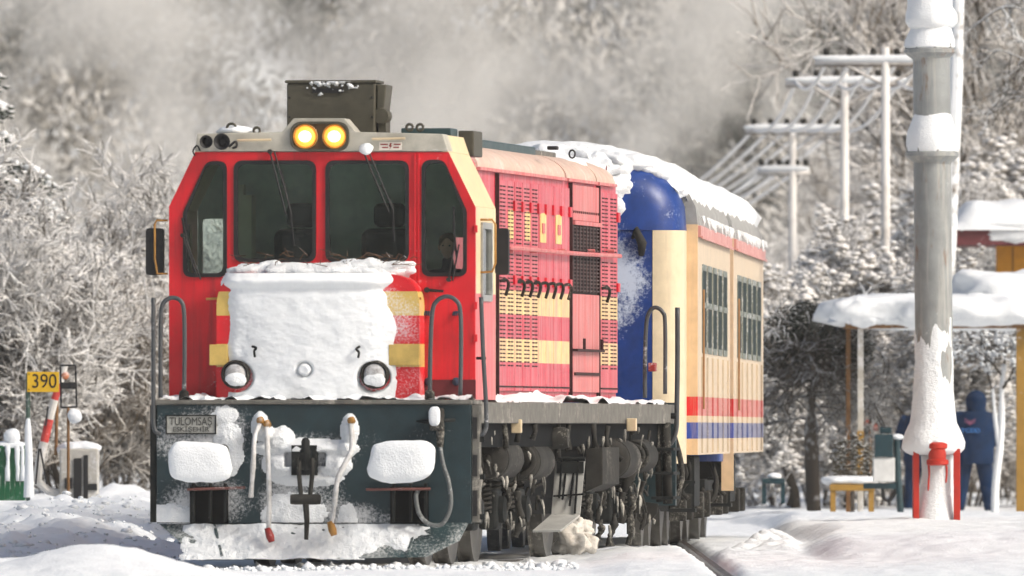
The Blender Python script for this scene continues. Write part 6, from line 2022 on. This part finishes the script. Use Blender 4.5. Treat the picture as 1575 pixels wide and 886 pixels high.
# small forked tree beside the standing worker
ft, q = thing("forked_tree", 1519, 792, 229, "thin snow-covered forked tree right beside the worker in navy", "tree")
t_ = MB()
t_.tube(curve([q(1519, 800), q(1521, 740), q(1528, 680), q(1530, 640), q(1530, 600), q(1534, 560)], 5), [0.055] * 10 + [0.045] * 8 + [0.035] * 8, 8)
t_.tube(curve([q(1526, 690), q(1521, 650), q(1518, 620), q(1516, 598)], 5), [0.035] * 8 + [0.022] * 8, 8)
t_.build("trunk", snow_on("birch_snow", (0.20, 0.17, 0.13), lo=-1.2, hi=-0.4), ft, True)
MAXL = 3
ss = []
rg = random.Random(21)
def twig(p, d, ln, r, lv):
    cur = p.copy(); dr = d.copy()
    for i in range(4):
        dr = (dr + Vector((rg.gauss(0, .18), rg.gauss(0, .18), rg.gauss(0, .15) - 0.03))).normalized()
        nx = cur + dr * ln / 4
        ss.append((cur.copy(), nx.copy(), r * (1 - i * .2), r * (.8 - i * .2), 2))
        cur = nx
        if lv < 3:
            for c in range(2):
                ax = dr.orthogonal().normalized(); ax.rotate(Matrix.Rotation(rg.uniform(0, 6.28), 3, dr))
                twig(cur, (dr * 0.7 + ax * 0.75).normalized(), ln * 0.5, max(r * .55, .006), lv + 1)
for (px, py, dx, dz) in ((1534, 562, 0.2, 1), (1532, 580, -0.8, 0.7), (1530, 600, 0.9, 0.6), (1531, 590, 0.9, 0.2), (1516, 602, -0.5, 0.9)):
    twig(q(px, py), Vector((dx, rg.uniform(-.3, .3), dz + 0.3)).normalized(), 0.85, 0.02, 1)
v_, f_ = seg_mesh(ss, 0.006, 4)
c_ = bpy.data.objects.new("crown", np_mesh("forked_crown", v_, f_, snow_on("twig_dark_snow", (0.05, 0.04, 0.03), lo=0.0, hi=0.5)))
COL.objects.link(c_); c_.parent = ft
mid = np.array([(s[0] + s[1]) / 2 for s in ss]); sel = NPR.rand(len(mid)) < 0.5
v_, f_ = clump_mesh(mid[sel] + np.array([0, 0, 0.015]), NPR.uniform(0.015, 0.05, sel.sum()), NPR)
c_ = bpy.data.objects.new("snow_load", np_mesh("forked_snow", v_, f_, SNOW, True))
COL.objects.link(c_); c_.parent = ft; c_['kind'] = 'stuff'

ft.location.x += 0.10
# bare dark boughs hanging in from the upper right corner
bt, q = thing("bare_tree", 1640, 760, 240, "dark bare tree reaching its boughs into the upper right corner", "tree")
t_ = MB()
t_.tube(curve([q(1650, 790), q(1645, 500), q(1655, 200), q(1640, -60)], 6), 0.14, 9)
t_.build("trunk", BARK, bt, True)
ss = []
for (pts, r) in (([(1650, 150), (1600, 40), (1550, 10), (1500, 40), (1488, 60)], 0.03), ([(1650, 60), (1610, 90), (1570, 60), (1545, 20)], 0.025), ([(1645, 200), (1600, 160), (1560, 150), (1520, 175), (1495, 160)], 0.02), ([(1650, 90), (1590, 95), (1540, 78), (1500, 85)], 0.018), ([(1650, 20), (1600, 30), (1560, -20)], 0.03)):
    c = curve([q(*p) for p in pts], 6)
    for i in range(len(c) - 1):
        ss.append((c[i], c[i + 1], r * (1 - 0.6 * i / len(c)), r * (1 - 0.6 * (i + 1) / len(c)), 2))
        if i % 3 == 1:
            dr = (c[i + 1] - c[i]).normalized()
            twig(c[i], (dr * 0.6 + Vector((rg.gauss(0, .4), rg.gauss(0, .4), rg.gauss(-.1, .5)))).normalized(), 0.6, 0.012, 2)
v_, f_ = seg_mesh(ss, 0.007, 4)
c_ = bpy.data.objects.new("crown", np_mesh("bare_crown", v_, f_, snow_on("twig_dark_snow", (0.05, 0.04, 0.03))))
COL.objects.link(c_); c_.parent = bt

# evergreen cut by the left edge, weighed down with snow
ev, q = thing("snowy_conifer", -60, 740, 236, "dark green conifer bough heavy with snow at the upper left edge", "conifer")
MB().tube([q(-60, 760), q(-55, 400), q(-50, 40)], [0.16, 0.12, 0.03], 9).build("trunk", BARK, ev, True)
pos, siz, sn, sns = [], [], [], []
er = random.Random(8)
for tier in range(15):
    z = q(0, 690).z + tier * 0.42
    L_ = 1.5 * (1 - tier / 17.0) + 0.15
    if tier in (7, 8, 9, 10): L_ *= 1.7
    for b in range(9):
        a = b / 9 * 6.28 + er.uniform(-.3, .3)
        for j in range(10):
            t = (j + 1) / 10
            c = Vector((q(-55, 0).x + math.cos(a) * L_ * t, math.sin(a) * L_ * t, z - 0.35 * t * t * L_ + 0.1))
            for k in range(7):
                pos.append(c + Vector((er.gauss(0, .07), er.gauss(0, .07), er.gauss(-0.04, .05)))); siz.append(er.uniform(.03, .08))
            if er.random() < 0.85:
                sn.append(c + Vector((er.gauss(0, .04), er.gauss(0, .04), 0.05))); sns.append(er.uniform(.06, .13))
v_, f_ = clump_mesh(np.array(pos), np.array(siz), NPR, 0.5)
c_ = bpy.data.objects.new("crown", np_mesh("conifer_crown", v_, f_, EVERG))
COL.objects.link(c_); c_.parent = ev
v_, f_ = clump_mesh(np.array(sn), np.array(sns), NPR, 0.55)
c_ = bpy.data.objects.new("snow_load", np_mesh("conifer_snow", v_, f_, SNOW, True))
COL.objects.link(c_); c_.parent = ev; c_["kind"] = "stuff"

# small dark leafy bush at the bench
bu, q = thing("leafy_bush", 1312, 792, 224, "small round brown-leaved bush by the yellow sleeve of the shelter post", "bush")
MB().tube([q(1311, 800), q(1312, 740)], 0.03, 7).build("stem", BARK, bu)
pos = []
for i in range(520):
    a = er.uniform(0, 6.28); e = er.uniform(-1, 1); rr_ = er.uniform(0.4, 1.0) ** 0.5
    c0 = q(1312, 706)
    pos.append(c0 + Vector((math.cos(a) * math.sqrt(1 - e * e) * .32 * rr_, math.sin(a) * math.sqrt(1 - e * e) * .3 * rr_, e * .36 * rr_)))
v_, f_ = clump_mesh(np.array(pos), NPR.uniform(.012, .035, len(pos)), NPR, 0.7)
c_ = bpy.data.objects.new("crown", np_mesh("bush_crown", v_, f_, snow_on("brown_leaf", (0.06, 0.05, 0.028), lo=0.45, hi=1.1)))
COL.objects.link(c_); c_.parent = bu

# far wood on the hill: one mass
MAXL = 3
vv, ff, wk, off = [], [], [], 0
hr_n = np.random.RandomState(12)
for sty in range(3):
    MAXL = 3
    sg_ = grow(40 + sty, 9.0, 0.16, 'tree')
    hr_n.shuffle(sg_)
    sg_ = sg_[:1300]
    PROTO["w%d" % sty] = seg_mesh(sg_, 0.045, 3)
for i in range(205):
    d = 470 + 75 * hr_n.rand()
    x = hr_n.uniform(-30, 30)
    if abs(x + 10.3 - (d - 490) * 0.05) < 1.5 and d < 515 and hr_n.rand() < 0.8: continue
    V, F = PROTO["w%d" % hr_n.randint(3)]
    a = hr_n.uniform(0, 6.28); s = hr_n.uniform(0.7, 1.25)
    Rm = np.array([[math.cos(a), -math.sin(a), 0], [math.sin(a), math.cos(a), 0], [0, 0, 1]])
    W_ = (V * s) @ Rm.T + np.array([x, d - CAMD, gz1(x, d)])
    vv.append(W_); ff.append(F + off); off += len(W_); wk.append(int(hr_n.choice([0, 1, 2], p=[0.45, 0.27, 0.28])))
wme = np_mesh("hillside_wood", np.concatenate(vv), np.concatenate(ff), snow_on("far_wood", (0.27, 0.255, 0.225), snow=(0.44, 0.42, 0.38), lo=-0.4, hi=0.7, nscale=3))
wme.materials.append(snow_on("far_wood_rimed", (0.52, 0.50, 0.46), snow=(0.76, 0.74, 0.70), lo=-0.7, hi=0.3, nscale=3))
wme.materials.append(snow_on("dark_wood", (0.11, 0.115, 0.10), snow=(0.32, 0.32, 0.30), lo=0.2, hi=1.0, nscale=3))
wme.polygons.foreach_set("material_index", np.concatenate([np.full(len(F), k, np.int32) for F, k in zip(ff, wk)]))
wo = bpy.data.objects.new("hillside_wood", wme)
COL.objects.link(wo)
tag(wo, "hazy rimed wood covering the hillside behind the train", "wood", kind='stuff')

# dark evergreen mass right of the second coach
dk, q = thing("dark_evergreen", 1250, 770, 227, "dark-leaved evergreen bush under frosted branches right of the second coach", "bush")
MB().tube(curve([q(1252, 790), q(1248, 690), q(1250, 600), q(1262, 520)], 5), [0.10] * 8 + [0.05] * 8, 8).build("trunk", BARK, dk, True)
ss = []
for k in range(26):
    t0 = er.uniform(0.3, 1)
    twig(q(1250 + er.uniform(-3, 8), 700 - 170 * t0), Vector((er.uniform(-1, 1), er.uniform(-1, 1), er.uniform(-0.25, 0.6))).normalized(), 0.95, 0.022, 1)
v_, f_ = seg_mesh(ss, 0.007, 4)
c_ = bpy.data.objects.new("branches", np_mesh("evergreen_branches", v_, f_, BARK)); COL.objects.link(c_); c_.parent = dk
pos = []
for i in range(8000):
    a_ = er.uniform(0, 6.28); e = er.uniform(-1, 1); r_ = er.random() ** 0.4
    c0 = q(1250, 520)
    p_ = c0 + Vector((math.cos(a_) * math.sqrt(1 - e * e) * .88 * r_, math.sin(a_) * math.sqrt(1 - e * e) * .7 * r_, e * .62 * r_ - 0.12 * abs(math.cos(a_))))
    if nz(p_.x * 3.5, p_.y * 3.5, p_.z * 3.5, 2) > -0.12: pos.append(p_)
v_, f_ = clump_mesh(np.array(pos), NPR.uniform(.012, .045, len(pos)), NPR, 0.45)
c_ = bpy.data.objects.new("crown", np_mesh("evergreen_crown", v_, f_, snow_on("evergreen_dark", (0.018, 0.024, 0.018), lo=0.55, hi=1.3, nscale=6))); COL.objects.link(c_); c_.parent = dk

# snow clods thrown up along the train
cr_ = np.random.RandomState(5)
pos, siz = [], []
for i in range(1500):
    d = cr_.uniform(150, 200); side = cr_.rand()
    if side < 0.0:
        d = cr_.uniform(160, 205); x = 2.15 + (d - 150) * 0.03 + abs(cr_.normal(0, 0.4))
    elif side < 0.6:
        x = cr_.uniform(-3.2, -5.4)
    else:
        d = cr_.uniform(146.5, 151); x = cr_.uniform(-3.4, 0.6)
    if x > 3.1: continue
    pos.append((x, d - CAMD, gz1(x, d) + 0.005)); siz.append(cr_.gamma(2, 0.009) + 0.004)
v_, f_ = clump_mesh(np.array(pos), np.array(siz), cr_, 0.8)
co_ = bpy.data.objects.new("snow_clods", np_mesh("snow_clods", v_, f_, SNOWD))
COL.objects.link(co_)
tag(co_, "loose snow clods scattered beside the track", "snow", kind='stuff')

# ------------------------------------------------------------------ haze
hz_ = MB().box(-720, 720, -CAMD - 110, 800, -12, 125).build("haze", None)
hm = bpy.data.materials.new("winter_haze")
hm.use_nodes = True
hn_ = hm.node_tree
for n in list(hn_.nodes):
    if n.type == 'BSDF_PRINCIPLED': hn_.nodes.remove(n)
pv = hn_.nodes.new("ShaderNodeVolumePrincipled")
pv.inputs['Color'].default_value = (0.93, 0.90, 0.85, 1)
pv.inputs['Density'].default_value = 0.00012
hn_.links.new(pv.outputs[0], hn_.nodes["Material Output"].inputs['Volume'])
hz_.data.materials.append(hm)
tag(hz_, "thin winter haze over the whole place", "haze", kind='stuff')

# drifting mist bank in front of the hill
mi = MB().box(-42, 42, 425 - CAMD, 455 - CAMD, -1.5, 26).build("mist", None)
mm = bpy.data.materials.new("mist_bank")
mm.use_nodes = True
mn = mm.node_tree
for n in list(mn.nodes):
    if n.type == 'BSDF_PRINCIPLED': mn.nodes.remove(n)
mv = mn.nodes.new("ShaderNodeVolumePrincipled")
mv.inputs['Color'].default_value = (0.97, 0.95, 0.90, 1)
co = coords(mn, (1, 0.35, 1))
n1 = noise_n(mn, co, 0.24, 4, 0.6)
den = ramp(mn, n1, 0.50, 0.63)
# fades out towards every face of the bank
tc = N(mn, "ShaderNodeTexCoord")
sp = N(mn, "ShaderNodeSeparateXYZ")
lnk(mn, tc.outputs['Generated'], sp.inputs[0])
fade = None
for k, w in ((0, 12.0), (1, 5.0), (2, 4.0)):
    e = math_n(mn, 'MULTIPLY', math_n(mn, 'MULTIPLY', sp.outputs[k], math_n(mn, 'SUBTRACT', 1.0, sp.outputs[k])), w)
    e = math_n(mn, 'MINIMUM', e, 1.0)
    fade = e if fade is None else math_n(mn, 'MULTIPLY', fade, e)
lnk(mn, math_n(mn, 'MULTIPLY', math_n(mn, 'MULTIPLY', den, fade), 0.17), mv.inputs['Density'])
lnk(mn, mv.outputs[0], mn.nodes["Material Output"].inputs['Volume'])
mi.data.materials.append(mm)
tag(mi, "patchy pale mist drifting in front of the wooded hillside", "mist", kind='stuff')
